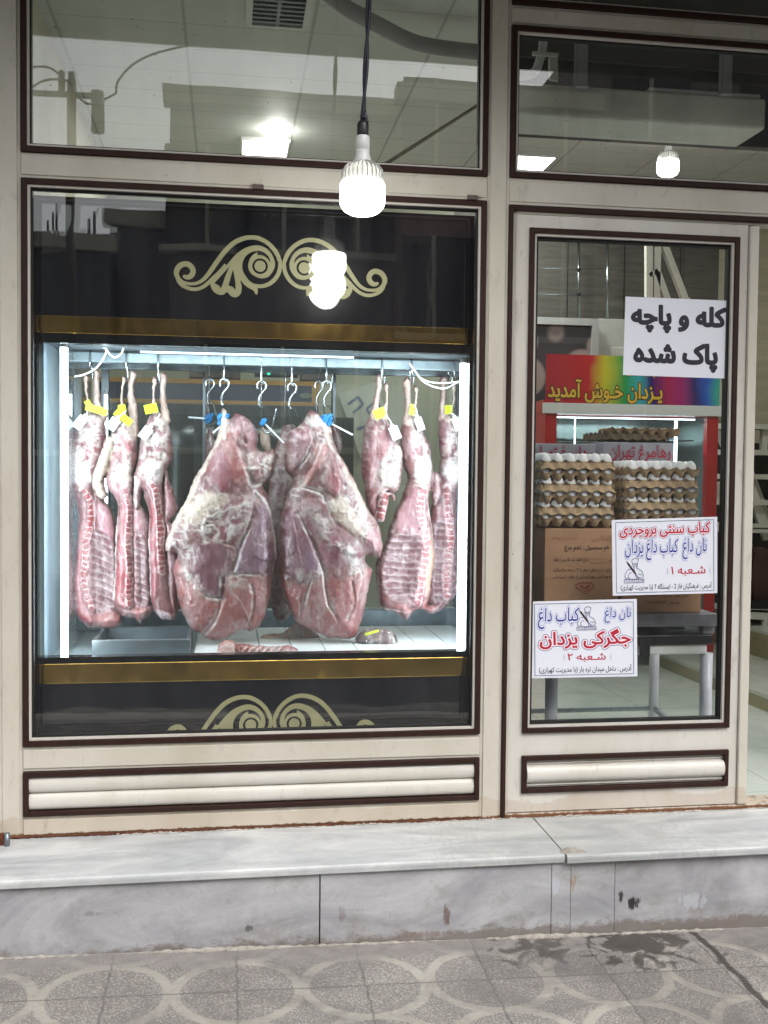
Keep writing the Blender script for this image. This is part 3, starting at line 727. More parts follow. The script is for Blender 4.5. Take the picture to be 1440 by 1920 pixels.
            relief = relief+ins*(2.5-3*lines*0+2.0*(1-lines))-0
            # ragged marrow channel beside it
            m = np.exp(-((d-wd*1.8)/(wd*.55))**2)*(side*ft[4] > 0 if len(ft) > 4 else 1)*.6*sm(.42, .6, fbm(X/3, Y/6, seed+43)); colr = colr*(1-m[..., None])+c3(190, 140, 148)*m[..., None]
        elif k == 'ribs':      # region, dir vector per rib spacing, curve
            _, poly, pitch, slope, curve, st = ft
            s = sdpoly(X, Y, cspline(poly, 4)); g = sm(0, 7, s); cxm = np.mean([q[0] for q in poly])
            v = Y - slope*(X-cxm) - curve*((X-cxm)/50.0)**2 + (fbm(X/30, Y/30, seed+51)-.5)*7
            ph = (v/pitch) % 1.0; rb = np.exp(-((ph-.5)/.2)**2); th = np.exp(-((ph-.5)/.085)**2)
            dark = c3(*(116, 66, 76)); fl = g*st
            colr = colr*(1-fl[..., None])+(dark*(.8+.4*n1[..., None]))*fl[..., None]
            m = fl*np.clip(rb*.35+th*.5, 0, 1)*(.25+1.1*fbm(X/14, Y/4, seed+53)); colr = colr*(1-m[..., None])+c3(*RIBC)*m[..., None]
            relief = relief + fl*(rb*2.6-14*sm(0, 26, s))
        elif k == 'edge':      # pale rim on one side (dx sign)
            _, sx, wdt, cc, st = ft
            gxs = np.gradient(sd, axis=1); m = (1-sm(wdt*.5, wdt, sd))*(sm(0.1, .6, gxs*sx/step))*st*sm(.2, .5, n1+.12)
            colr = colr*(1-m[..., None])+c3(*cc)*m[..., None]
    # fine white veins
    v = 1-np.abs(fbm(X/16, Y/24, seed+61, 5)*2-1)*9; m = np.clip(v, 0, 1)*veins*sm(.35, .6, fbm(X/40, Y/40, seed+63)); colr = colr*(1-m[..., None])+c3(200, 180, 184)*m[..., None]
    g2 = fbm(X/9, Y/26, seed+81, 5); m = sm(.50, .72, g2)*.42*sm(.3, .6, fbm(X/45, Y/45, seed+83)); colr = colr*(1-m[..., None])+c3(196, 178, 178)*m[..., None]
    m = sm(.56, .75, fbm(X/7, Y/30, seed+85, 5))*.35; colr = colr*(1-m[..., None])+c3(96, 40, 46)*m[..., None]
    m = (.04+.12*sm(.35, .65, fbm(X/30, Y/40, seed+91)))[..., None]; colr = colr*(1-m)+c3(196, 176, 182)*m      # thin membrane over everything
    colr = colr*(0.84+.32*n2)[..., None]
    H = np.maximum(H + relief*np.clip(sd/6, 0, 1), 0.35*np.clip(sd, 0, 3))
    ins = sd > 0
    cell = ins[:-1, :-1] | ins[1:, :-1] | ins[:-1, 1:] | ins[1:, 1:]
    used = np.zeros(ins.shape, bool); used[:-1, :-1] |= cell; used[1:, :-1] |= cell; used[:-1, 1:] |= cell; used[1:, 1:] |= cell
    gyy, gxx = np.gradient(sd, step); nn = np.hypot(gxx, gyy)+1e-6
    out = used & ~ins; mv = np.clip(-sd, 0, step*1.5)
    PX = gx + np.where(out, gxx/nn*mv, 0); PY = gy + np.where(out, gyy/nn*mv, 0); H = np.where(out, 0, H)
    # to the world: photograph scale on the plane yc, then real thickness
    D = [fw[i] + RT[i]*(PX-720)/F - UP[i]*(PY-960)/F for i in range(3)]
    t = (yc-CY)/D[1]; WX = CX+D[0]*t; WZ = CZ+D[2]*t + zoff; mpp = (yc-CY)/F
    idf = -np.ones(gx.shape, int); idf[used] = np.arange(used.sum()); nf = int(used.sum())
    vf = np.stack([WX[used], yc-H[used]*mpp, WZ[used]], 1)
    inner = used & ins; idb = idf.copy(); idb[inner] = nf+np.arange(inner.sum())
    vb = np.stack([WX[inner], yc+H[inner]*mpp*back, WZ[inner]], 1)
    V = np.concatenate([vf, vb]); cc = np.concatenate([colr[used], colr[inner]])
    jj, ii = np.nonzero(cell)
    q1 = np.stack([idf[jj, ii], idf[jj+1, ii], idf[jj+1, ii+1], idf[jj, ii+1]], 1)
    q2 = np.stack([idb[jj, ii], idb[jj, ii+1], idb[jj+1, ii+1], idb[jj+1, ii]], 1)
    same = (q1 == q2[:, [0, 3, 2, 1]]).all(1)
    faces = np.concatenate([q1, q2[~same]])
    off = np.zeros(3); p = parent
    while p is not None: off += np.array(p.location); p = p.parent
    me = bpy.data.meshes.new(name); me.from_pydata((V-off).tolist(), [], faces.tolist())
    me.polygons.foreach_set('use_smooth', np.ones(len(faces), bool))
    ca = me.color_attributes.new('Col', 'FLOAT_COLOR', 'POINT')
    ca.data.foreach_set('color', np.concatenate([np.clip(cc, 0.002, .9), np.ones((len(cc), 1))], 1).ravel().astype(np.float32))
    me.materials.append(mat_ or m_meat); me.update()
    o = bpy.data.objects.new(name, me); col.objects.link(o)
    if parent is not None: o.parent = parent
    return o
def T1(pts):   # crop of the left group -> photograph
    return [(80+p[0]*.3125, 640+p[1]*.3125) + tuple(v*.3125 for v in p[2:]) for p in pts]
def T3(pts):
    return [(620+p[0]*.3125, 640+p[1]*.3125) + tuple(v*.3125 for v in p[2:]) for p in pts]
def T2(pts):
    return [(300+p[0]*.3056, 680+p[1]*.3056) + tuple(v*.3056 for v in p[2:]) for p in pts]

m_tag_y = mat('yellow_tag', (186, 200, 40), 0.5, var=0.06)
m_tag_w = mat('white_tag', (220, 228, 234), 0.4, var=0.05)
m_blue = mat('blue_knot', (20, 120, 185), 0.4, var=0.2)
m_ink = mat('black_ink', (20, 20, 26), 0.6)
def hook_rod(root, px, y0, y1, yc, rail_y=.435):
    "steel rod hooked over the rail with the carcass on its lower hook"
    a = U(px, y0, yc); b = U(px, y1, yc)
    x = a[0]; zt = 1.620
    pts = [(x, rail_y+.026, zt-.03), (x, rail_y+.024, zt+.004), (x, rail_y, zt+.0135), (x, rail_y-.026, zt+.002), (x, rail_y-.030, zt-.05),
           (x, yc, b[2]+.05), (x, yc, b[2]), (x+.004, yc-.014, b[2]-.012), (x+.006, yc-.03, b[2]-.002), (x+.007, yc-.034, b[2]+.018)]
    build('rod_hook', MB().tube([tuple(q) for q in spline(pts, 4)], .0034, 8), m_steel, root)
def card(mb, cx_, cy_, yc, w, h, ang, t=.0012):
    "small tag: centre in photograph scale, size in metres, tilted by ang degrees"
    c = U(cx_, cy_, yc); a = math.radians(ang)
    ux, uz = math.cos(a), math.sin(a)
    P = [(c[0]+ux*sx*w/2-uz*sz*h/2, c[1]+.004*sx, c[2]+uz*sx*w/2+ux*sz*h/2) for sx, sz in ((-1,-1),(1,-1),(1,1),(-1,1))]
    mb.prism(P, (0, t, 0)); return c, (ux, uz)
def tags(root, yc, yel, wht, loop=None):
    y = yc-.055
    for (px, py, w, h, ang) in yel:
        t = build('yellow_tag', (lambda m: (card(m, px, py, y, w, h, ang), m)[1])(MB()), m_tag_y, root)
        mk = MB()
        for r_, (wf, of) in enumerate(((.7, .2), (.55, -.05), (.65, -.28))):
            c = U(px, py, y); a = math.radians(ang)
            cc = (px - math.sin(a)*(-of*h)*0 , py)
            ux, uz = math.cos(a), math.sin(a); q = (c[0]-uz*of*h, c[1], c[2]+ux*of*h)
            P = [(q[0]+ux*sx*w*wf/2-uz*sz*.0006, q[1]-.0008+.004*sx*wf, q[2]+uz*sx*w*wf/2+ux*sz*.0006) for sx, sz in ((-1,-1),(1,-1),(1,1),(-1,1))]
            mk.prism(P, (0, .0003, 0))
        build('print', mk, m_ink, t)
    for (px, py, w, h, ang) in wht:
        mb = MB(); c, (ux, uz) = card(mb, px, py, y-.004, w, h, ang)
        e = (c[0]-uz*h*.5, y-.006, c[2]+ux*h*.5)
        f2 = (e[0]-uz*.010, y-.004, e[2]+ux*.010)
        mb.bar(e, f2, w*.4, .0015)
        if loop:
            L = U(loop[0], loop[1], y)
            mid = ((f2[0]+L[0])/2+.004, y-.006, (f2[2]+L[2])/2)
            mb.tube([tuple(q) for q in spline([f2, mid, L], 5)], .0022, 6)
        build('white_tag', mb, m_tag_w, root)

LAMB_SHANK_FILM = lambda T, p: ('film', T(p), .9, 10)
# --- left group -------------------------------------------------
def lamb(label, T, yc, thick, thin, body, extra, feats, seed, hook, yel, wht, loop, group='lamb carcasses hanging on hooks', **kw):
    top = thick[0]; tp = T([thick[0]])[0]
    base_loc = U(tp[0], tp[1]+40, yc)
    root = thing('lamb_carcass', label, 'carcass', base_loc, group)
    knob = lambda c: [(c[0]-2, c[1]-16, c[2]*.9), (c[0], c[1]-4, c[2]*1.28), (c[0]+1, c[1]+14, c[2]*1.05)]
    parts = [('chain', T(thick), 10, 7), ('chain', T(knob(thick[0])), 11, 7), ('chain', T(knob(thin[0])), 8, 5), ('chain', T(thin), 7, 5), ('poly', T(body), 19, 15)] + [(k, T(d), t, r) + tuple(z) for k, d, t, r, *z in extra]
    fs = [('stroke', T([(p[0], p[1], p[2]*1.15) for p in thick]), (206, 184, 170), .9, 0), ('stroke', T([(p[0], p[1], p[2]*1.15) for p in thin]), (212, 196, 176), .95, 0)]
    fs += [tuple([f[0]] + [T(x) if isinstance(x, list) and x and isinstance(x[0], tuple) else x for x in f[1:]]) for f in feats]
    meat('side_of_meat', parts, fs, yc, 1.6, root, seed, **kw)
    hook_rod(root, hook[0], hook[1], hook[2], yc)
    tags(root, yc, yel, wht, loop)
    return root
lamb('half lamb carcass at the far left, next to the left lit tube, spine curved', T1, .46,
  [(322,195,20),(322,240,18),(320,300,17),(330,380,26),(345,450,46)], [(262,225,14),(266,300,9),(272,370,12),(280,440,22)],
  [(255,430),(300,415),(340,430),(375,480),(382,560),(368,650),(350,720),(335,760),(325,830),(310,880),(320,940),(325,1020),(322,1120),(330,1250),(330,1400),(335,1600),(340,1650),(300,1700),(240,1680),(195,1630),(183,1540),(180,1440),(190,1350),(200,1250),(208,1150),(212,1050),(198,950),(178,880),(166,800),(163,700),(178,610),(190,540),(215,470)],
  [('poly', [(310,900),(350,930),(400,990),(432,1080),(440,1200),(445,1400),(450,1600),(440,1640),(330,1640),(300,1400),(300,1100)], 16, 14), ('poly', [(260,1620),(340,1620),(420,1600),(480,1640),(472,1700),(400,1722),(330,1722),(250,1695)], 22, 20)],
  [('blob', [(240,560),(270,515),(310,540),(330,600),(325,660),(290,700),(250,650)], (158,84,92), .95, 4, 8), ('blob', [(340,470),(375,540),(370,640),(340,720),(335,600)], (128,64,76), .9, 0, 6),
   ('blob', [(225,650),(300,670),(320,720),(280,740),(230,700)], (150,70,80), .9, 2, 5),
   ('film', [(180,560),(250,440),(360,450),(375,600),(330,760),(300,860),(190,850),(165,720)], 1.0, 20), ('film', [(190,1250),(240,1240),(210,1600),(180,1500)], .6, 10),
   ('blob', [(185,700),(290,740),(300,850),(220,870),(180,810)], (200,186,190), .75, 2, 10),
   ('blob', [(325,930),(380,980),(425,1090),(430,1180),(340,1120)], (165,110,124), .7, 0, 8),
   ('ribs', [(295,1130),(340,1120),(440,1220),(448,1590),(400,1610),(330,1610),(290,1480),(285,1300)], 13.5, .42, 1.5, .95),
   ('blob', [(200,1150),(260,1140),(250,1400),(260,1560),(320,1650),(280,1690),(200,1620),(190,1450)], (168,74,86), .75, 4, 8),
   ('spine', [(245,890),(285,945),(298,1020),(288,1110),(272,1190),(270,1290),(256,1390),(270,1500),(300,1590)], 6.5, 10.5, -1),
   ('blob', [(330,1640),(420,1610),(470,1650),(460,1700),(360,1715)], (176,104,96), .5, 4, 6), ('edge', 1, 6, (214,190,196), .7)],
  3, (172, 650, 708), [(181, 768, .078, .026, -16), (166, 758, .03, .02, -60)], [(150, 792, .032, .052, -38)], (163, 770))
lamb('half lamb carcass second from the left, with a cream fat tail hanging beside it', T1, .44,
  [(538,205,20),(530,280,18),(535,350,21),(545,450,30),(548,560,30)], [(488,228,13),(480,300,8),(478,370,11),(484,440,22)],
  [(460,470),(500,455),(540,470),(562,560),(566,650),(562,720),(545,790),(545,870),(545,960),(552,1100),(548,1300),(552,1500),(556,1600),(540,1660),(480,1640),(430,1590),(420,1530),(432,1380),(440,1150),(450,1010),(432,930),(390,880),(380,800),(398,730),(398,640),(410,560)],
  [('chain', [(400,600,34),(380,680,34),(355,760,38),(335,830,34),(345,890,36),(362,915,30)], 24, 12, 8.0), ('poly', [(540,930),(590,985),(630,1060),(638,1200),(640,1400),(645,1590),(600,1640),(545,1600),(540,1200)], 15, 14),
   ('poly', [(440,1580),(540,1590),(600,1570),(660,1592),(640,1648),(600,1670),(585,1692),(540,1655),(480,1650)], 22, 18)],
  [('blob', [(470,520),(510,520),(545,580),(550,650),(520,680),(480,640),(455,600)], (156,84,90), .95, 4, 8), ('blob', [(440,645),(480,640),(520,690),(500,720),(450,700)], (140,62,72), .9, 3, 5),
   ('film', [(400,560),(460,470),(545,480),(565,700),(530,860),(450,860),(395,760)], 1.0, 18),
   ('blob', [(440,750),(520,740),(545,830),(520,880),(460,840)], (210,200,188), .8, 4, 12),
   ('blob', [(385,800),(430,800),(470,900),(440,960),(400,890)], (160,110,116), .8, 0, 7),
   ('stroke', [(420,570,20),(385,680,38),(358,760,42),(335,830,38),(345,890,42),(362,920,34)], (226,216,196), .96, 0),
   ('blob', [(550,980),(600,1010),(630,1080),(630,1180),(560,1130)], (165,112,122), .7, 0, 8),
   ('ribs', [(550,1130),(630,1190),(640,1400),(645,1580),(550,1580)], 12.8, .36, 1.2, .95),
   ('blob', [(470,980),(520,1000),(520,1550),(450,1560),(445,1350),(465,1150)], (170,72,84), .7, 3, 8),
   ('spine', [(500,880),(520,960),(526,1050),(520,1200),(524,1350),(524,1480),(528,1570)], 6.5, 10.5, 1),
   ('stroke', [(448,1010,7),(446,1150,8),(436,1350,9),(428,1540,9)], (226,214,212), .9, 2), ('blob', [(560,1590),(620,1585),(640,1620),(590,1670),(560,1640)], (180,100,94), .5, 4, 6)],
  11, (238, 655, 706), [(231, 783, .070, .026, -38), (229, 766, .028, .026, -80)], [(212, 795, .034, .046, -36)], (236, 770))
lamb('half lamb carcass third from the left, just left of the big beef pieces', T1, .43,
  [(722,220,20),(722,300,17),(730,400,20),(735,480,30)], [(676,240,13),(668,300,8),(672,370,10),(680,430,20)],
  [(640,450),(690,425),(735,450),(765,530),(775,600),(778,680),(762,740),(745,762),(728,800),(718,900),(728,1000),(740,1150),(745,1300),(760,1450),(800,1640),(775,1668),(700,1655),(660,1590),(645,1500),(640,1350),(635,1200),(640,1050),(622,960),(600,890),(592,960),(575,1012),(552,1000),(545,900),(550,800),(572,700),(585,620),(608,540)],
  [('poly', [(735,770),(770,860),(812,980),(800,1040),(765,1085),(800,1130),(822,1300),(818,1500),(805,1650),(760,1600),(735,1300),(720,1000)], 15, 14)],
  [('blob', [(660,560),(700,545),(730,600),(735,650),(700,690),(665,640)], (154,84,90), .95, 4, 8), ('blob', [(735,560),(770,600),(772,690),(745,740),(735,660)], (134,70,80), .85, 1, 6),
   ('blob', [(665,660),(715,680),(710,710),(670,700)], (150,60,70), .9, 2, 4),
   ('film', [(590,620),(640,450),(740,460),(775,640),(720,800),(700,860),(600,840),(560,780)], 1.05, 18),
   ('blob', [(600,720),(700,720),(740,780),(700,850),(620,820)], (206,200,200), .8, 4, 12),
   ('stroke', [(560,820,14),(560,900,18),(570,980,18)], (222,206,206), .85, 0),
   ('blob', [(735,790),(765,870),(800,980),(770,1060),(740,960)], (150,90,104), .7, 0, 8),
   ('blob', [(740,1100),(800,1140),(818,1400),(800,1560),(745,1420)], (112,46,58), .9, 0, 8),
   ('blob', [(650,950),(690,960),(700,1450),(660,1560),(645,1350),(640,1150)], (170,74,86), .7, 3, 8),
   ('spine', [(650,850),(682,900),(697,1000),(708,1100),(710,1200),(716,1300),(718,1380)], 6.5, 10.5, 1),
   ('stroke', [(640,1060,6),(640,1200,7),(642,1350,8),(648,1520,8)], (222,206,208), .85, 2), ('blob', [(680,1600),(760,1620),(775,1660),(700,1650)], (200,180,186), .8, 2, 6)],
  21, (297, 664, 712), [(283, 766, .046, .034, 14)], [(273, 812, .034, .048, -36)], (300, 776))
# --- right group ------------------------------------------------
lamb('lamb leg joint with a short stub of spine, right of the beef pieces', T3, .42,
  [(290,232,18),(284,300,16),(270,380,20),(262,450,34)], [(333,272,12),(335,330,8),(326,390,12),(315,450,24)],
  [(235,440),(290,425),(335,465),(372,560),(425,640),(432,700),(426,790),(405,880),(370,910),(330,900),(270,960),(240,985),(216,960),(200,880),(188,780),(185,700),(194,600),(202,520),(220,470)],
  [('poly', [(270,900),(340,905),(385,920),(380,965),(350,930),(342,1000),(320,1078),(275,1078),(262,1050),(272,980)], 18, 14), ('poly', [(215,950),(300,900),(290,1000),(265,1072),(240,1030)], 12, 10)],
  [('blob', [(200,700),(230,560),(270,560),(280,700),(240,880),(210,860)], (140,74,84), .9, 3, 8), ('blob', [(270,560),(330,520),(360,620),(340,690),(280,720)], (152,84,92), .9, 4, 8),
   ('film', [(330,640),(430,650),(425,820),(380,900),(290,900),(270,760)], 1.05, 16), ('film', [(200,520),(260,430),(330,470),(300,560),(220,580)], .95, 14),
   ('blob', [(300,740),(400,720),(420,800),(370,880),(290,860)], (206,200,192), .7, 4, 12), ('blob', [(380,620),(425,640),(428,690),(370,670)], (214,206,200), .8, 2, 6),
   ('spine', [(330,915),(312,960),(300,1010),(290,1065)], 9, 12, 1), ('stroke', [(262,620,2),(250,760,2.5),(225,900,3)], (190,160,165), .6, 0)],
  31, (716, 670, 716), [(712, 775, .046, .036, 24)], [(741, 812, .036, .050, 24)], (722, 778), group='lamb carcasses hanging on hooks')
lamb('half lamb carcass second from the right, rib cage opened towards the window', T3, .44,
  [(458,248,20),(460,320,17),(460,400,18),(462,470,34)], [(508,290,12),(508,340,8),(500,400,12),(495,460,26)],
  [(440,455),(490,440),(530,490),(560,560),(595,630),(606,700),(612,775),(600,860),(590,960),(600,1050),(622,1200),(625,1320),(600,1450),(602,1500),(560,1600),(500,1600),(460,1650),(400,1625),(320,1612),(288,1560),(276,1450),(268,1350),(300,1270),(350,1130),(400,1000),(440,900),(465,830),(440,760),(420,680),(418,600),(425,520)],
  [('poly', [(600,800),(640,785),(668,830),(665,930),(622,985),(610,930)], 12, 10), ('poly', [(310,1590),(400,1600),(500,1590),(600,1580),(660,1560),(640,1610),(600,1632),(540,1610),(500,1620),(455,1672),(400,1640)], 22, 18)],
  [('blob', [(445,560),(480,540),(520,600),(520,680),(470,720),(440,650)], (140,76,86), .95, 3, 8), ('blob', [(500,560),(550,600),(580,640),(540,680),(510,640)], (156,90,98), .9, 3, 8),
   ('film', [(450,460),(520,500),(600,650),(612,790),(540,900),(470,880),(480,740)], 1.05, 18), ('blob', [(500,700),(600,700),(605,800),(540,860),(490,800)], (216,212,214), .8, 4, 12),
   ('film', [(440,900),(470,840),(440,1000),(360,1180),(320,1300),(290,1330)], .9, 10),
   ('blob', [(460,900),(520,900),(530,1060),(520,1150),(440,1150),(400,1130)], (140,76,92), .85, 0, 8), ('blob', [(420,980),(450,940),(430,1080),(370,1140)], (178,130,142), .7, 0, 6),
   ('ribs', [(340,1170),(430,1130),(530,1160),(548,1260),(530,1350),(505,1500),(480,1560),(360,1560),(310,1500),(290,1400),(310,1270)], 12.6, .03, -1.6, .98),
   ('spine', [(545,880),(530,960),(536,1060),(560,1160),(560,1260),(545,1350),(525,1450),(512,1560)], 8, 11, 1),
   ('blob', [(575,1080),(610,1180),(622,1320),(600,1450),(560,1540),(550,1420),(575,1300),(580,1180)], (206,164,140), .85, 2, 7), ('stroke', [(565,900,3),(580,1000,3.5),(600,1100,4),(620,1250,4),(622,1350,4),(604,1500,4)], (232,218,208), .9, 1),
   ('stroke', [(290,1430,3),(300,1500,4),(325,1550,4)], (120,50,56), .8, 0), ('stroke', [(275,1350,4),(282,1480,5),(300,1590,5),(400,1615,5)], (220,206,208), .8, 0), ('blob', [(560,1540),(610,1530),(625,1580),(590,1620),(545,1590)], (170,70,66), .7, 4, 5), ('blob', [(370,1590),(440,1570),(470,1620),(420,1630)], (186,110,104), .5, 4, 6)],
  41, (770, 668, 716), [(773, 768, .022, .040, -8)], [(787, 795, .030, .050, 20)], (776, 760))
lamb('half lamb carcass at the far right, partly behind its neighbour, beside the right lit tube', T3, .50,
  [(678,240,20),(675,310,18),(672,390,22),(675,460,36)], [(735,270,12),(738,340,8),(725,400,12),(716,460,26)],
  [(660,460),(715,440),(760,500),(792,590),(806,690),(822,760),(826,860),(790,850),(762,900),(752,1000),(760,1200),(775,1380),(786,1495),(730,1545),(695,1590),(640,1570),(600,1600),(600,1300),(600,1010),(640,960),(660,880),(650,780),(655,700),(650,600),(645,520)],
  [('poly', [(590,1400),(680,1380),(700,1560),(640,1625),(585,1610)], 16, 12)],
  [('blob', [(665,640),(690,560),(730,550),(750,620),(710,680),(680,700)], (160,92,98), .95, 4, 8), ('blob', [(650,480),(675,480),(680,600),(660,680),(648,600)], (134,74,84), .85, 0, 6), ('blob', [(690,690),(740,690),(730,735),(690,740)], (150,80,88), .9, 3, 5),
   ('film', [(680,480),(770,520),(815,720),(820,850),(760,880),(680,850),(660,740)], 1.1, 18), ('blob', [(670,740),(780,730),(810,800),(740,860),(680,830)], (220,212,214), .75, 3, 12),
   ('blob', [(620,980),(670,980),(680,1080),(610,1080)], (140,76,90), .8, 0, 8), ('ribs', [(602,1090),(690,1090),(690,1350),(680,1540),(602,1560)], 12.6, .12, 0, .98),
   ('spine', [(690,880),(690,980),(702,1100),(702,1200),(692,1300),(682,1400),(684,1520)], 8, 11, 1),
   ('ribs', [(722,1240),(765,1240),(780,1480),(705,1540),(705,1400)], 15, -.4, 0, .6), ('stroke', [(758,900,4),(748,1000,5),(756,1200,5),(772,1400,5)], (222,196,202), .8, 1)],
  51, (842, 672, 716), [(841, 768, .030, .034, 6)], [(857, 795, .032, .052, 22)], (845, 775))

# --- big beef pieces --------------------------------------------
def beef(label, yc, outline, feats, seed, extra=()):
    p = T2(outline)[0]
    root = thing('beef_leg', label, 'beef joint', U(p[0], p[1]+60, yc), 'big beef joints in the middle of the case')
    fs = [tuple([f[0]] + [T2(x) if isinstance(x, list) and x and isinstance(x[0], tuple) else x for x in f[1:]]) for f in feats]
    parts = [('poly', T2(outline), 44, 70)] + [('poly', T2(d), t*.70, r*1.25, bz*.35) for d, t, r, bz in extra]
    meat('side_of_meat', parts, fs, yc, 1.7, root, seed, warp=4.0, veins=.45); return root
beef('large boneless beef joint hanging left of centre, fat along its left side', .40,
  [(380,285),(405,290),(415,335),(430,345),(460,310),(500,320),(545,350),(585,400),(600,470),(592,520),(625,545),(690,530),(702,560),(706,620),(690,690),(645,745),(630,765),(658,810),(682,880),(697,980),(712,1100),(716,1200),(702,1260),(684,1330),(680,1420),(655,1520),(620,1600),(565,1645),(500,1640),(450,1665),(400,1700),(330,1705),(280,1690),(255,1662),(200,1640),(160,1580),(125,1500),(105,1400),(106,1330),(82,1290),(90,1230),(108,1195),(100,1165),(60,1168),(38,1148),(35,1110),(60,1040),(82,980),(120,900),(165,830),(200,740),(240,660),(290,580),(330,500),(358,430),(366,370)],
  [('blob', [(105,1210),(200,1280),(290,1420),(370,1430),(400,1310),(520,1290),(680,1290),(690,1420),(620,1600),(500,1650),(330,1705),(200,1640),(110,1420),(85,1290)], (160,86,80), .95, 2, 14),
   ('blob', [(390,350),(470,400),(510,560),(560,700),(520,760),(450,740),(400,620),(370,480)], (168,92,90), .8, 2, 8),
   ('film', [(380,300),(420,340),(400,500),(300,640),(240,760),(420,800),(430,900),(320,1040),(160,1100),(40,1130),(100,930),(240,660),(340,480)], 1.0, 26),
   ('blob', [(170,850),(300,780),(420,820),(400,900),(300,960),(220,1010),(120,1030)], (206,188,170), .75, 3, 22),
   ('stroke', [(395,300,22),(388,400,26),(345,500,16),(290,600,16),(235,700,20),(180,820,26),(110,950,22),(60,1060,24),(50,1140,20)], (218,200,184), .85, 2),
   ('stroke', [(400,320,16),(398,400,20),(400,470,12)], (226,214,196), .9, 4),
   ('blob', [(380,510),(430,590),(440,700),(420,770),(370,795),(310,740),(290,650),(320,560)], (146,66,82), .95, 6, 12),
   ('blob', [(505,430),(560,430),(590,490),(570,540),(520,540)], (150,82,94), .8, 4, 6), ('blob', [(450,340),(540,370),(500,450),(460,420)], (140,80,92), .75, 3, 8),
   ('film', [(520,570),(600,540),(690,540),(705,640),(640,740),(560,760),(530,680)], .95, 12), ('blob', [(560,660),(620,640),(640,700),(580,740)], (150,80,88), .8, 2, 8),
   ('blob', [(400,850),(560,820),(580,900),(520,1040),(440,1090),(330,1090),(380,960)], (142,84,100), .85, 3, 16),
   ('film', [(330,850),(560,790),(560,960),(420,1120),(240,1130),(220,980)], .85, 26), ('film', [(80,1080),(220,1080),(180,1250),(110,1190)], .9, 16),
   ('blob', [(210,1110),(330,1090),(420,1110),(470,1150),(420,1300),(370,1410),(300,1410),(230,1320),(190,1220)], (112,52,72), .92, 5, 14),
   ('blob', [(530,1050),(600,860),(670,900),(700,1100),(700,1220),(620,1290),(460,1290),(470,1180)], (126,82,108), .92, 6, 14),
   ('stroke', [(470,1130,16),(500,1100,16),(480,1250,12)], (120,96,130), .5, 0),
   ('stroke', [(580,790,14),(640,840,12),(675,930,9),(700,1080,8),(708,1200,9)], (212,202,206), .85, 3),
   ('film', [(150,1230),(250,1330),(300,1420),(240,1420),(150,1310)], .9, 10), ('film', [(420,1270),(520,1300),(500,1380),(400,1380)], .8, 16),
   ('stroke', [(450,1400,4),(500,1460,5),(545,1560,3)], (206,180,180), .6, 1), ('stroke', [(545,1580,3),(575,1500,4)], (206,180,180), .5, 1),
   ('seam', [(520,1050),(480,1150),(450,1260)], 1.8), ('seam', [(385,1310),(370,1450),(340,1560),(270,1660)], 2.0), ('seam', [(545,1600),(570,1480),(560,1350)], 1.3), ('seam', [(430,350),(440,450),(500,560),(555,720)], 2.2), ('seam', [(620,1290),(500,1280),(440,1290)], 1.5), ('seam', [(555,740),(600,740),(650,690)], 1.8), ('seam', [(500,350),(520,500)], 1.3), ('seam', [(580,790),(560,920),(530,1040)], 1.5), ('seam', [(290,1420),(390,1430)], 1.6)],
  101, extra=[([(110,1230),(200,1290),(280,1400),(300,1560),(260,1640),(190,1620),(120,1480),(90,1300)], 44, 38, 6), ([(470,1080),(590,850),(670,900),(700,1100),(695,1230),(600,1290),(450,1290)], 62, 50, 8), ([(390,1300),(560,1300),(660,1320),(650,1500),(600,1610),(520,1630),(400,1560),(370,1420)], 56, 48, 5), ([(300,640),(380,510),(450,640),(440,780),(340,790)], 58, 36, 8), ([(520,580),(690,540),(700,640),(620,750),(550,740)], 44, 26, 8)])
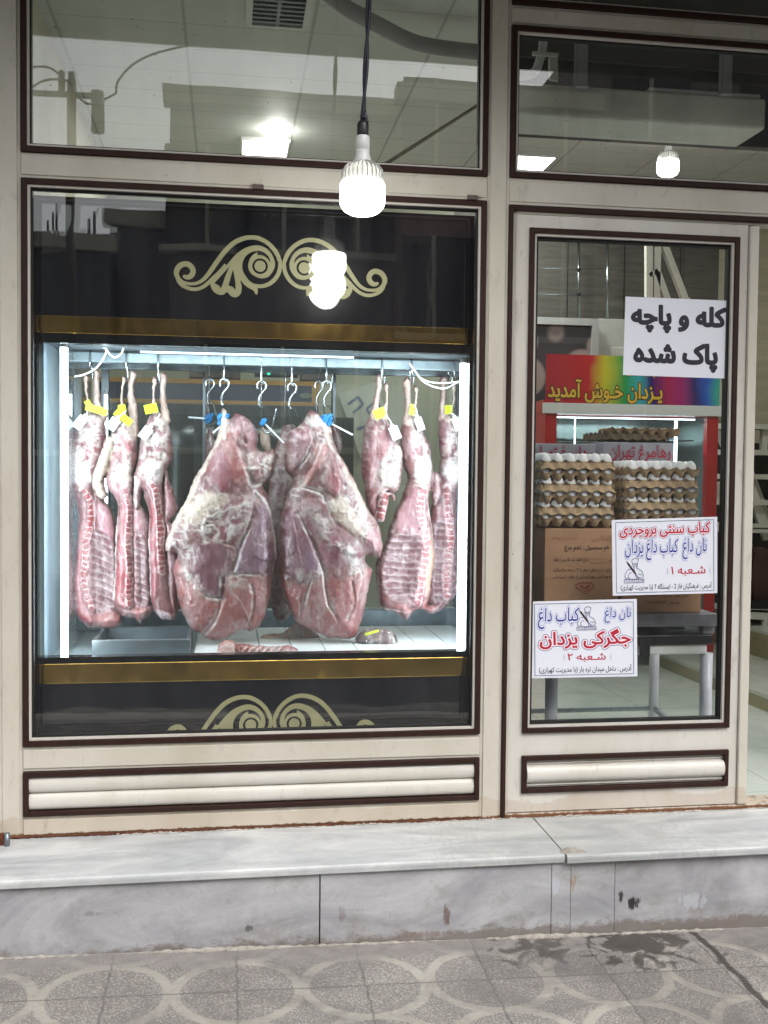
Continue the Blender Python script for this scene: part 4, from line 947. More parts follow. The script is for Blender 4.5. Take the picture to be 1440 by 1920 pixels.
beef('large boneless beef joint hanging right of centre, seamed down the middle', .395,
  [(900,310),(932,290),(965,310),(988,335),(1040,392),(1062,470),(1100,560),(1150,640),(1192,720),(1228,800),(1272,890),(1332,980),(1356,1060),(1363,1130),(1346,1190),(1300,1185),(1262,1175),(1255,1215),(1280,1250),(1296,1310),(1272,1400),(1260,1480),(1236,1560),(1222,1640),(1180,1692),(1100,1692),(1020,1682),(950,1650),(875,1612),(830,1590),(780,1480),(745,1380),(725,1280),(720,1180),(725,1040),(745,920),(770,830),(802,760),(810,705),(775,672),(763,600),(780,500),(800,420),(850,390),(880,350)],
  [('blob', [(740,1300),(850,1350),(980,1280),(1100,1310),(1280,1240),(1290,1320),(1230,1600),(1180,1690),(1020,1680),(840,1590),(750,1400)], (158,80,78), .95, 2, 14),
   ('film', [(890,320),(985,330),(1060,480),(1000,520),(900,440),(800,640),(770,600),(800,420)], .95, 14), ('blob', [(800,440),(860,420),(900,520),(840,640),(790,620)], (134,82,96), .7, 3, 8), ('blob', [(870,400),(930,420),(930,520),(880,620),(850,640)], (140,76,90), .75, 3, 8),
   ('blob', [(960,500),(1030,520),(980,620),(920,720),(870,790),(870,700),(920,600)], (176,92,82), .9, 3, 8),
   ('stroke', [(1010,420,18),(1040,500,16),(1090,590,14),(1150,700,22),(1210,820,26),(1260,930,20)], (216,200,186), .88, 2), ('stroke', [(960,340,22),(1030,420,18)], (220,208,200), .8, 2),
   ('blob', [(1050,540),(1110,600),(1125,720),(1090,800),(1040,815),(990,760),(990,680),(1015,600)], (146,64,74), .95, 7, 12),
   ('film', [(1000,820),(1120,780),(1230,830),(1340,1000),(1350,1150),(1240,1150),(1120,1000),(1030,960)], 1.0, 24), ('blob', [(1020,850),(1120,810),(1180,900),(1240,1060),(1160,1040),(1060,960)], (206,190,172), .7, 3, 20),
   ('blob', [(1250,1000),(1330,1020),(1355,1100),(1320,1160),(1240,1130)], (164,104,112), .8, 3, 10),
   ('blob', [(860,840),(1000,850),(1060,980),(1200,1090),(1230,1200),(1120,1240),(980,1250),(930,1100),(870,960)], (140,76,94), .9, 4, 16),
   ('blob', [(1000,1100),(1180,1100),(1200,1210),(1050,1230)], (118,52,70), .8, 2, 14), ('film', [(880,880),(1000,880),(1100,1060),(1240,1150),(1200,1280),(1100,1200),(960,1080)], .75, 24),
   ('blob', [(780,900),(850,900),(940,1120),(975,1230),(950,1300),(850,1330),(760,1260),(730,1120),(745,980)], (132,78,100), .92, 6, 14),
   ('blob', [(880,1090),(950,1180),(970,1240),(920,1300),(870,1240)], (120,84,118), .6, 0, 12),
   ('film', [(800,710),(865,720),(850,830),(780,860),(750,1000),(730,1000),(770,820)], 1.0, 10), ('film', [(820,1250),(980,1240),(960,1340),(840,1350)], .8, 14), ('film', [(1180,1220),(1280,1250),(1200,1340),(1120,1300)], .8, 14),
   ('film', [(1000,620),(1040,600),(1000,780),(940,820),(960,720)], .8, 10),
   ('seam', [(845,920),(900,1040),(960,1180),(1000,1300),(1020,1450),(1080,1560)], 1.8), ('seam', [(970,500),(920,640),(865,740)], 2.2), ('seam', [(890,340),(930,480),(850,640)], 1.6), ('seam', [(910,1330),(880,1450),(850,1580)], 1.5), ('seam', [(1270,1180),(1220,1210),(1230,1290)], 1.5), ('seam', [(860,760),(980,800),(1000,850)], 1.8), ('seam', [(1060,480),(1090,620),(1120,760)], 1.3), ('seam', [(1140,1560),(1180,1450),(1160,1330)], 1.2),
   ('stroke', [(850,1380,3),(845,1500,3),(850,1580,4)], (208,184,184), .7, 1)],
  121, extra=[([(860,860),(1010,860),(1240,1100),(1240,1210),(1100,1270),(990,1270),(930,1100)], 66, 55, 8), ([(740,950),(840,900),(960,1180),(980,1250),(940,1310),(800,1320),(735,1200)], 62, 46, 8), ([(1020,1300),(1280,1250),(1285,1350),(1220,1620),(1100,1670),(1030,1500)], 52, 45, 5), ([(1000,600),(1060,540),(1120,640),(1110,790),(1030,810),(985,740)], 60, 36, 8), ([(1230,960),(1350,1060),(1350,1170),(1250,1150)], 42, 24, 6)])
# dark pieces hanging further back between and beside the beef joints
def backmeat(label, yc, outline, c, seed):
    r = thing('hanging_cut', label, 'meat cut', U(outline[0][0], outline[0][1], yc), 'dark cuts hanging at the back of the case')
    a = U(outline[0][0], outline[0][1], yc)
    meat('side_of_meat', [('poly', outline, 22, 22)], [('film', outline, .5, 8)], yc, 2.6, r, seed, base=c)
    build('rod_hook', MB().tube([(a[0], .65, 1.60), (a[0], yc+.01, 1.55), (a[0], yc, a[2]-.03)], .003, 8), m_steel, r)
backmeat('dark rib cut hanging behind the gap between the two beef joints', .66, [(535,798),(560,806),(575,900),(560,980),(565,1090),(540,1160),(512,1150),(500,1040),(506,900),(520,830)], (112, 48, 54), 131)
backmeat('narrow dark cut hanging behind the left beef joint beside the glass post', .68, [(392,800),(404,830),(402,890),(396,918),(382,900),(384,840)], (118, 52, 60), 137)
backmeat('narrow bony cut hanging behind the left beef joint shoulder', .66, [(490,800),(505,815),(508,850),(498,845),(488,830)], (170, 140, 110), 139)
backmeat('dark cut hanging behind the right shoulder of the right beef joint', .68, [(622,790),(640,815),(640,850),(628,842)], (120, 50, 56), 141)
# S hooks on rods with wire frames
def s_hook(label, px, yc, ytop, blue, stick, dim=False, spike=False):
    a = U(px, ytop, yc); x, z = a[0], a[2]; k = (yc-CY)/F
    r = thing('meat_hook', label, 'hook', (x, yc, z), 'steel hooks with wire frames')
    build('rod', MB().tube([tuple(q) for q in spline([(x, .462, 1.60), (x, .458, 1.628), (x, .435, 1.633), (x, .41, 1.625), (x, yc, 1.58), (x, yc, z+.004), (x+.006, yc, z-.006), (x+.012, yc, z+.002)], 4)], .0028, 8), m_steel, r)
    S = [(x-.014, z-.028), (x-.014, z-.006), (x, z+.003), (x+.016, z-.006), (x+.015, z-.026), (x+.002, z-.042), (x-.008, z-.062), (x-.008, z-.085), (x-.002, z-.094)]
    build('s_hook', MB().tube([tuple(q) for q in spline([(p, yc-.004, q) for p, q in S], 4)], .0036, 8), m_steel, r)
    zb = z-.092; W = [(x-.012, zb), (x+.012, zb+.002), (x+.034, zb-.066), (x+.004, zb-.084), (x-.012, zb)]
    mb = MB()
    for i in range(4): mb.bar((W[i][0], yc-.004, W[i][1]), (W[i+1][0], yc-.004, W[i+1][1]), .0035, .0035)
    build('wire_frame', mb, m_steel, r)
    if blue:
        mb = MB(); rng = random.Random(px)
        for i in range(blue):
            cx_ = x+rng.uniform(-.012, .012); cz_ = zb-.055+rng.uniform(-.02, .02); pts = [(cx_+.012*math.cos(t*1.3+i)*rng.uniform(.5, 1), yc-.012+.006*math.sin(t), cz_+.010*math.sin(t*1.7+i)) for t in range(7)]
            mb.tube([tuple(q) for q in spline(pts, 3)], .0048, 7)
        build('blue_knot', mb, m_blue, r)
    if stick:
        dx, dz = stick; build('white_skewer', MB().bar((x+.01, yc-.008, zb-.06), (x+.01+dx, yc-.012, zb-.06+dz), .006, .003), m_tag_w, r)
    if spike:
        sx = x+.035; build('spike_hook', MB().tube([tuple(q) for q in spline([(x+.004, yc-.004, zb-.08), (x+.016, yc-.004, zb-.098), (x+.036, yc-.004, zb-.09), (x+.052, yc-.004, zb-.03), (x+.056, yc-.004, zb-.005)], 4)], [.0032]*16+[.001], 8), m_steel, r)
s_hook('steel hook with a blue knot over the left beef joint', 420, .39, 712, 6, (-.05, -.045))
s_hook('steel hook with a curved spike and a skewer, left of the two middle hooks', 490, .42, 716, 2, (.075, -.075), spike=True)
s_hook('empty steel hook with a bare wire frame, right of the two middle hooks', 547, .43, 720, 0, None)
s_hook('steel hook with a blue knot and skewer over the right beef joint', 612, .39, 716, 9, (.09, -.045))
s_hook('steel hook farther back at the left with a blue knot beside the glass post', 393, .60, 712, 3, (-.09, .005))
s_hook('steel hook farther back just left of the right front hook', 598, .60, 716, 0, None)
# meat lying on the deck
tr_ = lambda pts: [(340+p[0]*.2917, 1140+p[1]*.2917)+tuple(v*.2917 for v in p[2:]) for p in pts]
nk = thing('neck_bones', 'pink neck bones and chops laid in a row at the front of the white deck', 'meat cut', (0.83, .24, DZ), None)
def lump(par, name, pts, T, R, yc, feats, seed, base=FLESH, z=0):
    return meat(name, [('poly', pts, T, R)], feats, yc, 1.3, par, seed, base=base, warp=4, veins=.3, back=1.0)
lump(nk, 'neck_roll', tr_([(232,290),(240,230),(280,205),(340,215),(360,270),(350,318),(290,326),(240,318)]), 18, 18, .24, [('film', tr_([(240,240),(300,205),(350,240),(340,300),(260,310)]), .7, 5), ('blob', tr_([(268,272),(318,272),(318,318),(270,318)]), (236,226,226), .85, 2, 3)], 201, (196, 120, 108))
lump(nk, 'chop', tr_([(340,240),(420,235),(500,245),(580,250),(650,250),(660,300),(640,322),(500,324),(350,322)]), 15, 14, .235, [('stroke', tr_([(380+i*45, 315, 9), (400+i*45, 262, 9), (425+i*45, 248, 7)]), (222, 190, 184), .85, 3) for i in range(6)]+[('seam', tr_([(370+i*45, 320), (385+i*45, 262)]), 1.4) for i in range(7)], 203, (150, 62, 56))
lump(nk, 'joint_end', tr_([(626,300),(650,245),(700,238),(750,270),(762,310),(720,322),(640,322)]), 16, 15, .232, [('film', tr_([(630,300),(670,240),(740,260),(755,312),(650,318)]), .9, 4)], 207, (176, 100, 100))
fl_ = thing('fat_sheet', 'wrinkled pale fat sheet lying behind the neck bones', 'meat cut', U(545, 1200, .50), None)
lump(fl_, 'sheet', tr_([(500,205),(530,170),(590,165),(640,165),(680,140),(730,100),(800,105),(850,150),(900,195),(880,210),(800,220),(720,214),(640,220),(540,214)]), 9, 9, .52, [('film', tr_([(600,170),(730,100),(860,160),(890,205),(700,210)]), .6, 6)]+[('seam', tr_([(735+i*18, 110), (722+i*24, 175)]), 1.1) for i in range(6)], 211, (190, 160, 138))
wr = thing('wrapped_liver', 'dark liver wrapped in clear film with a yellow label at the right of the deck', 'packed meat', U(705, 1205, .36), None)
lump(wr, 'liver', tr_([(1115,200),(1150,155),(1220,130),(1310,135),(1370,170),(1390,220),(1380,262),(1300,280),(1200,250),(1130,225)]), 22, 26, .37, [('film', tr_([(1200,200),(1260,190),(1280,250),(1200,230)]), .7, 4), ('film', tr_([(1340,160),(1385,220),(1360,250)]), .7, 4)], 217, (84, 42, 42))
n_ = NT('clear_film'); tr0 = n_.n('ShaderNodeBsdfTransparent'); gl0 = n_.n('ShaderNodeBsdfGlossy'); gl0.inputs['Roughness'].default_value = .08
n_.l(n_.bump(n_.noise(55, 4, .6, dist=1.5), .9, .02), gl0.inputs['Normal']); mx0 = n_.n('ShaderNodeMixShader'); mx0.inputs[0].default_value = .07
n_.l(tr0.outputs[0], mx0.inputs[1]); n_.l(gl0.outputs[0], mx0.inputs[2]); n_.l(mx0.outputs[0], n_.out.inputs[0]); m_film = n_.m
lump(wr, 'clear_wrap', tr_([(1105,215),(1140,150),(1220,122),(1320,128),(1385,165),(1402,230),(1400,300),(1250,312),(1130,300)]), 26, 26, .365, [], 219)
for ch in wr.children:
    if ch.name.startswith('clear_wrap'): ch.data.materials[0] = m_film
mb = MB(); card(mb, 340+1225*.2917, 1140+158*.2917, .305, .054, .009, 14); build('yellow_label', mb, m_tag_y, wr)
# loose white lamp leads at the top corners of the case
def lead(label, pts, r, m, name='lamp_lead'):
    o = build(name, MB().tube([tuple(q) for q in spline(pts, 8)], r, 8), m, None); return tag(o, label, 'cable')
Pq = lambda L, Y: [U(a, b, Y if c is None else c) for a, b, c in [(q + (None,))[:3] for q in L]]
lead('white wire tangled in the top left corner of the display case', Pq([(140,706),(158,702),(180,690),(196,668),(198,652),(180,644),(172,646),(186,648),(198,654),(206,664),(216,670),(228,662),(232,648)], .33), .0034, m_cable_w)
lead('double white wire hanging in a loop at the top right of the display case', Pq([(893,716),(862,716),(835,728),(810,724),(790,712),(776,692),(768,682),(774,690),(788,708),(806,716),(830,718),(856,716),(866,713)], .33), .0028, m_cable_w)

# ------------------------------------------------------------------ the shop's room
RX0, RX1, RY, RZ = -0.195, 5.6, 4.15, 3.30
def floor_mat():
    n = NT('floor_tiles'); x, y, z = n.sep(n.pos())
    c = n.mix(n.ramp(n.noise(2.2, 7, .6, dist=1.0), [(.3, 0.), (.7, 1.)]), C(176, 186, 178), C(206, 212, 206))
    g = n.math('MINIMUM', n.math('ABSOLUTE', n.math('SUBTRACT', n.math('FRACT', n.math('DIVIDE', n.math('ADD', x, 10.13), .6)), .5)), n.math('ABSOLUTE', n.math('SUBTRACT', n.math('FRACT', n.math('DIVIDE', n.math('ADD', y, 10.35), .6)), .5)))
    c = n.mix(n.ramp(g, [(.002, .6), (.005, 0.)]), c, C(110, 116, 110))
    n.pbr(c, .12, 0, n.bump(n.noise(3, 2), .02, .01)); return n.m
struct('floor', MB().box((RX0, 0.101, -.03), (RX1, RY, 0.0)), floor_mat())
struct('threshold_fill', MB().box((RX0, 0.0701, -.03), (1.611, 0.1008, -.001)), m_mortar)
def ceil_mat():
    n = NT('ceiling_tiles'); x, y, z = n.sep(n.pos())
    c = n.mix(n.noise(7, 5, .6), C(196, 202, 196), C(214, 218, 213))
    g = n.math('MINIMUM', n.math('ABSOLUTE', n.math('SUBTRACT', n.math('FRACT', n.math('DIVIDE', n.math('ADD', x, 10.05), .6)), .5)), n.math('ABSOLUTE', n.math('SUBTRACT', n.math('FRACT', n.math('DIVIDE', n.math('ADD', y, 10.0), .3)), .5)))
    c = n.mix(n.ramp(g, [(.008, .5), (.016, 0.)]), c, C(120, 124, 112))
    n.pbr(c, .6); return n.m
struct('ceiling', MB().box((RX0, 0.07, RZ), (RX1, RY, RZ+.05)), ceil_mat())
m_wgrain = mat('grey_wood_grain_panel', (86, 83, 77), .5, var=.35, scale=7, stretch=(.5, 1, 5), bump=.15)
m_wcream = mat('cream_wall', (190, 186, 168), .7, var=.12, scale=2.5)
m_wstone = mat('streaked_cream_stone', (176, 172, 152), .4, var=.16, scale=5, stretch=(.5, 1, 4))
mb = MB().box((2.32, RY, -.03), (4.42, RY+.05, RZ)); struct('back_wall', mb, m_wgrain)
struct('back_wall_panel', MB().box((4.42, RY-.25, 0), (RX1, RY+.05, RZ)), m_wstone)
struct('back_wall_left', MB().box((RX0, RY, -.03), (2.32, RY+.05, RZ)), mat('greenish_wall', (150, 152, 136), .6, var=.12, scale=3))
struct('side_wall_left', MB().box((RX0-.05, .07, -.03), (RX0, RY, RZ)), m_wcream)
struct('side_wall_right', MB().box((RX1, .07, -.03), (RX1+.05, RY, RZ)), m_wcream)
# thin upright joints on the grain wall
mb = MB()
for xx in (2.75, 3.2, 3.65, 4.1): mb.box((xx, RY-.004, .0), (xx+.006, RY-.0005, RZ))
j = build('wall_joint', mb, m_dark); tag(j, kind='structure')
# light panels and vent in the ceiling
m_panel = emit('lit_panel', (248, 250, 244), 9.0)
def light_panel(label, x0, y0, x1, y1):
    r = thing('ceiling_light', label, 'light', ((x0+x1)/2, (y0+y1)/2, RZ), 'lit panels in the shop ceiling')
    build('diffuser', MB().box((x0+.012, y0+.012, RZ-.016), (x1-.012, y1-.012, RZ-.010)), m_panel, r)
    f = MB(); f.box((x0, y0, RZ-.02), (x0+.012, y1, RZ-.0005)); f.box((x1-.012, y0, RZ-.02), (x1, y1, RZ-.0005)); f.box((x0+.012, y0, RZ-.02), (x1-.012, y0+.012, RZ-.0005)); f.box((x0+.012, y1-.012, RZ-.02), (x1-.012, y1, RZ-.0005))
    build('frame', f, m_white, r)
light_panel('lit square panel seen through the big upper left window', 0.735, 3.17, 1.045, 3.59)
light_panel('lit square panel seen at the left end of the right transom window', 2.36, 3.17, 2.80, 3.55)
area('room_light_a', (0.9, 3.3, RZ-.03), .35, .35, (0, 0, -1), 13, (1.0, 1.0, .95))
area('room_light_b', (2.58, 3.3, RZ-.03), .4, .4, (0, 0, -1), 17, (1.0, 1.0, .95))
area('room_light_c', (3.2, 1.3, RZ-.03), .4, .4, (0, 0, -1), 16, (1.0, 1.0, .95))
a = ZP(460, 42, RZ); b = ZP(578, 50, RZ)
v = thing('ceiling_vent', 'slatted air vent in the ceiling behind the upper left window', 'vent', (a[0], a[1], RZ))
x0, x1, y0 = a[0], b[0], min(a[1], b[1])-.42
mb = MB(); mb.box((x0, y0, RZ-.02), (x0+.03, y0+.42, RZ)); mb.box((x1-.03, y0, RZ-.02), (x1, y0+.42, RZ)); mb.box((x0+.03, y0, RZ-.02), (x1-.03, y0+.02, RZ)); mb.box((x0+.03, y0+.40, RZ-.02), (x1-.03, y0+.42, RZ)); build('frame', mb, m_white, v)
build('backing', MB().box((x0+.03, y0+.02, RZ-.004), (x1-.03, y0+.40, RZ-.001)), m_dark, v)
mb = MB()
for i in range(8): mb.box((x0+.03, y0+.04+i*.045, RZ-.018), (x1-.03, y0+.058+i*.045, RZ-.008))
mb.box(((x0+x1)/2-.008, y0+.02, RZ-.019), ((x0+x1)/2+.008, y0+.40, RZ-.017)); build('slat', mb, m_galv, v)
# duct hose and leaning pole
d_ = build('duct_hose', MB().tube([tuple(q) for q in spline([ZP(560, -60, 3.24), ZP(640, 8, 3.22), ZP(700, 42, 3.20), ZP(780, 80, 3.18), ZP(880, 96, 3.16), ZP(930, 98, 3.16)], 6)], .035, 14), mat('hose_grey', (150, 146, 148), .6)); tag(d_, 'grey hose running under the ceiling behind the upper left window', 'hose')
p_ = build('leaning_pole', MB().tube([U(722, 308, .45), U(905, 192, .75)], .0075, 10), mat('pole_tan', (170, 158, 130), .5)); tag(p_, 'thin tan pole leaning on top of the display case behind the upper left window', 'pole')

# LED bulbs
m_bulb = emit('lit_bulb', (255, 252, 246), 13.0)
m_rib = NT('bulb_ribs'); _p = m_rib.pbr((.42, .42, .40, 1), .25, 0, None, .5); _p.inputs['Transmission Weight'].default_value = .25; _p.inputs['Subsurface Weight'].default_value = .0
m_rib = m_rib.m
def bulb(label, x, y, zb, ztop, R, name='hanging_bulb', group=None, power=6, cord=None):
    r = thing(name, label, 'light bulb', (x, y, zb), group); s = R/.066
    dome = [(0.0005, 0), (.020, .0012), (.038, .006), (.052, .014), (.061, .024), (.0655, .036), (.066, .048), (.066, .086), (.064, .094), (.060, .097)]
    build('lit_dome', MB().lathe((x, y, zb), [(a*s, b*s) for a, b in dome], 40), m_bulb, r)
    n = 26; mb = MB(); prof = [(.0595, .0975), (.0605, .120), (.058, .132), (.048, .144), (.032, .152), (.027, .156)]
    mb.lathe((x, y, zb), [(a*s*.93, b*s) for a, b in prof], 40)
    for k in range(n):
        an = 2*math.pi*k/n; c_, s_n = math.cos(an), math.sin(an)
        for i in range(len(prof)-2):
            (ra, za), (rb, zb_) = prof[i], prof[i+1]
            mb.bar((x+c_*ra*s, y+s_n*ra*s, zb+za*s), (x+c_*rb*s, y+s_n*rb*s, zb+zb_*s), .0022*s, .008*s)
    build('ribbed_housing', mb, m_rib, r)
    build('neck', MB().lathe((x, y, zb), [(a*s, b*s) for a, b in [(.028, .150), (.026, .158), (.022, .172), (.0195, .184), (.0195, .188)]], 32), m_white, r)
    build('cap', MB().lathe((x, y, zb), [(a*s, b*s) for a, b in [(.0195, .1885), (.0205, .190), (.0205, .226), (.018, .230), (.0165, .231)]], 32), m_white, r)
    build('socket', MB().lathe((x, y, zb), [(a*s, b*s) for a, b in [(.0165, .2312), (.0172, .236), (.0172, .264), (.014, .272), (.008, .276)]], 32), m_dark, r)
    t = zb+.272*s
    if cord is None:
        build('cord', MB().tube([(x, y, t), (x, y, ztop)], .004, 8), m_dark, r)
    else:
        mb = MB()
        for ph in (0, math.pi):
            mb.tube([(x+cord(k/40)+.0042*math.cos(ph+k*.42), y+.0042*math.sin(ph+k*.42), t+(ztop-t)*k/40) for k in range(41)], .0046, 8)
        build('twisted_cord', mb, m_cable_b, r)
        build('tape_knot', MB().tube([tuple(q) for q in spline([(x-.004, y, t-.004), (x+.006, y-.006, t+.008), (x-.006, y-.006, t+.014), (x+.007, y-.004, t+.004), (x+.012, y-.004, t-.002), (x+.002, y, t+.03)], 4)], .0052, 8), m_cable_b, r)
    l = bpy.data.lights.new('bulb_light', 'POINT'); l.energy = power; l.shadow_soft_size = R; l.color = (1, .98, .94)
    lo = bpy.data.objects.new('bulb_light', l); col.objects.link(lo); lo.location = (x, y, zb-R*.35)
bb = U(679, 405, -.48); by = -.48
bulb('big lit bulb hanging on a twisted dark cord in front of the display window', bb[0], by, bb[2], 3.10, .0655, cord=lambda t: .012*math.sin(t*2.2)+.012*t, power=3.0)
a = U(520, 264, 3.0); bulb('smaller lit bulb inside the shop just above the ceiling panel on the left', a[0], 3.0, a[2], RZ-.001, .062, group=None, power=1.6)
a = U(1252, 332, 2.3); bulb('lit bulb inside the shop seen through the right transom window', a[0], 2.3, a[2], RZ-.001, .063, group=None, power=1.6)

# air curtain over the door with its brackets
ac = thing('air_curtain', 'long white air curtain unit fixed over the door behind the transom glass', 'air curtain', (2.2, .5, 2.6))
a = U(962, 158, .42); b = U(1436, 232, .42)
build('housing', MB().box((a[0]-.02, .42, U(1200, 228, .42)[2]), (b[0], .66, U(1200, 168, .42)[2])), mat('ac_white', (238, 240, 228), .45, var=.08), ac, .012)
build('top_plate', MB().box((U(1220, 170, .42)[0], .43, U(1200, 167.5, .42)[2]), (b[0]-.02, .60, U(1200, 160, .42)[2])), m_white, ac, .003)
zt = U(1200, 70, .42)[2]+.1
m_brk = mat('bracket_grey', (176, 180, 186), .4, .3)
for px in (1091, 1363):
    a = U(px, 86 if px < 1200 else 96, .38); b = U(px, 164 if px < 1200 else 178, .38)
    w = .027; mb = MB(); mb.box((a[0]-w, .385, b[2]), (a[0]-w*.45, .39, a[2]+.05)); mb.box((a[0]+w*.45, .385, b[2]), (a[0]+w, .39, a[2]+.05)); mb.box((a[0]-w*.45, .379, b[2]+.012), (a[0]+w*.45, .384, a[2]+.05))
    mb.box((a[0]-w*.9, .36, b[2]-.004), (a[0]+w*.9, .384, b[2]+.002)); mb.box((a[0]-w*.2, .377, (a[2]+b[2])/2+.02), (a[0]+w*.2, .3788, (a[2]+b[2])/2+.03))
    build('bracket', mb, m_brk, ac, .001)
mb = MB(); mb.tube([tuple(q) for q in spline([U(950, 140, .40), U(985, 142, .40), U(1003, 134, .40), U(1012, 112, .40), U(1018, 84, .40), U(1018, 40, .40)], 6)], .017, 12); build('insulated_pipe', mb, m_cable_w, ac)
a = U(998, 97, .37); b = U(1046, 108, .37); build('pipe_clamp', MB().box((a[0], .36, b[2]), (b[0], .375, a[2])), m_white, ac, .002)
a = U(1030, 108, .39); b = U(1048, 152, .39); build('cable_duct', MB().prism([(a[0], .385, a[2]), (a[0]+.032, .385, a[2]), (b[0]-.004, .385, b[2]), (b[0]-.036, .385, b[2]+.005)], (0, .02, 0)), m_white, ac)
bd = build('backing_board', MB().box((1.78, .76, 2.62), (3.6, .80, RZ)), mat('dark_brown_board', (46, 36, 36), .5, var=.4, scale=3, stretch=(.3, 1, 3))); tag(bd, 'dark brown board above the door behind the air curtain', 'board')
build('light_line', MB().box((1.79, .752, 2.93), (3.5, .7595, 2.936)), m_steel_d, bd)

# ------------------------------------------------------------------ Persian lettering
FORMS = {}
for cp in list(range(0xFB50, 0xFC00)) + list(range(0xFE70, 0xFEFF)):
    d = unicodedata.decomposition(chr(cp)).split()
    if len(d) == 2 and d[0] in ('<isolated>', '<final>', '<initial>', '<medial>'): FORMS.setdefault(chr(int(d[1], 16)), {})[d[0][1:-1]] = chr(cp)
def joins(c, side):
    f = FORMS.get(c)
    if c == '\u0640': return True
    return bool(f) and (('initial' in f) if side == 'next' else ('final' in f))
def shape(s):
    out = []
    for i, c in enumerate(s):
        if c not in FORMS: out.append(c); continue
        p = i > 0 and joins(s[i-1], 'next') and joins(c, 'prev'); n = i+1 < len(s) and joins(c, 'next') and joins(s[i+1], 'prev')
        k = 'medial' if p and n else 'final' if p else 'initial' if n else 'isolated'
        out.append(FORMS[c].get(k, c))
    r = out[::-1]; res = []; i = 0
    while i < len(r):                       # keep runs of Latin digits in their own order
        if r[i].isascii() and r[i].isdigit():
            j = i
            while j < len(r) and r[j].isascii() and r[j].isdigit(): j += 1
            res += r[i:j][::-1]; i = j
        else: res.append({'(': ')', ')': '('}.get(r[i], r[i])); i += 1
    return ''.join(res)
def text_mesh(s, off=0.0, shear=0.0):
    c = bpy.data.curves.new('lettering', 'FONT'); c.body = s; c.shear = shear; c.resolution_u = 3; c.dimensions = '3D'
    o = bpy.data.objects.new('lettering', c); col.objects.link(o); bpy.context.view_layer.update()
    me = bpy.data.meshes.new_from_object(o.evaluated_get(bpy.context.evaluated_depsgraph_get()))
    V = [tuple(v.co) for v in me.vertices]; Fs = [tuple(e.vertices) for e in me.edges]
    bpy.data.objects.remove(o); bpy.data.curves.remove(c); bpy.data.meshes.remove(me)
    return V, Fs
def text_field(s, shear, h, pad):
    "distance field of a line of type, so that it can be thickened and outlined cleanly"
    V, Fs = text_mesh(s, 0, shear); V = np.array(V)[:, :2]; x0, y0 = V.min(0)-pad-2*h; x1, y1 = V.max(0)+pad+2*h
    nx, ny = int((x1-x0)/h)+2, int((y1-y0)/h)+2; D = np.full((ny, nx), 9.0); I = np.zeros((ny, nx), bool); cnt = {}
    xs_ = x0+np.arange(nx)*h; ys_ = y0+np.arange(ny)*h
    def win(lo, hi, m):
        i0 = max(int((lo[0]-m-x0)/h), 0); i1 = min(int((hi[0]+m-x0)/h)+2, nx); j0 = max(int((lo[1]-m-y0)/h), 0); j1 = min(int((hi[1]+m-y0)/h)+2, ny)
        return slice(j0, j1), slice(i0, i1), xs_[None, i0:i1], ys_[j0:j1, None]
    W = np.zeros((ny, nx), int)
    for a, b in Fs:
        A, B = V[a], V[b]
        lo_, hi_ = (A[1], B[1]) if A[1] < B[1] else (B[1], A[1])
        j0 = max(int(math.ceil((lo_-y0)/h)), 0); j1 = int(math.ceil((hi_-y0)/h))
        for j in range(j0, min(j1, ny)):
            xx = A[0]+(B[0]-A[0])*(y0+j*h-A[1])/(B[1]-A[1]); i0 = max(int(math.ceil((xx-x0)/h)), 0); W[j, i0:] += 1 if B[1] > A[1] else -1
        J, K, X, Y = win(np.minimum(A, B), np.maximum(A, B), pad+2*h); e = B-A; L = e@e+1e-12
        t = np.clip(((X-A[0])*e[0]+(Y-A[1])*e[1])/L, 0, 1); D[J, K] = np.minimum(D[J, K], np.hypot(X-A[0]-t*e[0], Y-A[1]-t*e[1]))
    I = W != 0
    D = np.minimum(D, pad+2*h)
    return np.where(I, np.maximum(D, h*.2), -D), xs_, ys_, (V.min(0), V.max(0))
def iso_mesh(S, xs_, ys_):
    "polygons of the area where S > 0 (marching squares, full cells merged in rows)"
    ny, nx = S.shape; vid = {}; V = []; Fs = []
    def vert(k, p):
        if k not in vid: vid[k] = len(V); V.append(p)
        return vid[k]
    P = S > 0; n4 = P[:-1, :-1].astype(int)+P[1:, :-1]+P[:-1, 1:]+P[1:, 1:]
    for j in range(ny-1):
        row = n4[j]; i = 0; idx = np.nonzero(row)[0]
        if not len(idx): continue
        q = 0
        while q < len(idx):
            i = int(idx[q])
            if row[i] == 4:
                r = i
                while r+1 < nx-1 and row[r+1] == 4 and r-i < 40: r += 1
                low = [vert((j, k), (xs_[k], ys_[j])) for k in range(i, r+2)]; hi = [vert((j+1, k), (xs_[k], ys_[j+1])) for k in range(r+1, i-1, -1)]
                Fs.append(tuple(low+hi)); q += r-i+1; continue
            cs = [(j, i), (j, i+1), (j+1, i+1), (j+1, i)]; poly = []
            for a in range(4):
                A, B = cs[a], cs[(a+1) % 4]; sa, sb = S[A], S[B]
                if sa > 0: poly.append(vert(A, (xs_[A[1]], ys_[A[0]])))
                if (sa > 0) != (sb > 0):
                    t = sa/(sa-sb); key = ('e', min(A, B), max(A, B)); poly.append(vert(key, (xs_[A[1]]*(1-t)+xs_[B[1]]*t, ys_[A[0]]*(1-t)+ys_[B[0]]*t)))
            if len(poly) >= 3: Fs.append(tuple(poly))
            q += 1
    return V, Fs
INK = {}
def ink(c):
    if c not in INK: INK[c] = mat('ink_%d_%d_%d' % c, c, .55, var=.03)
    return INK[c]
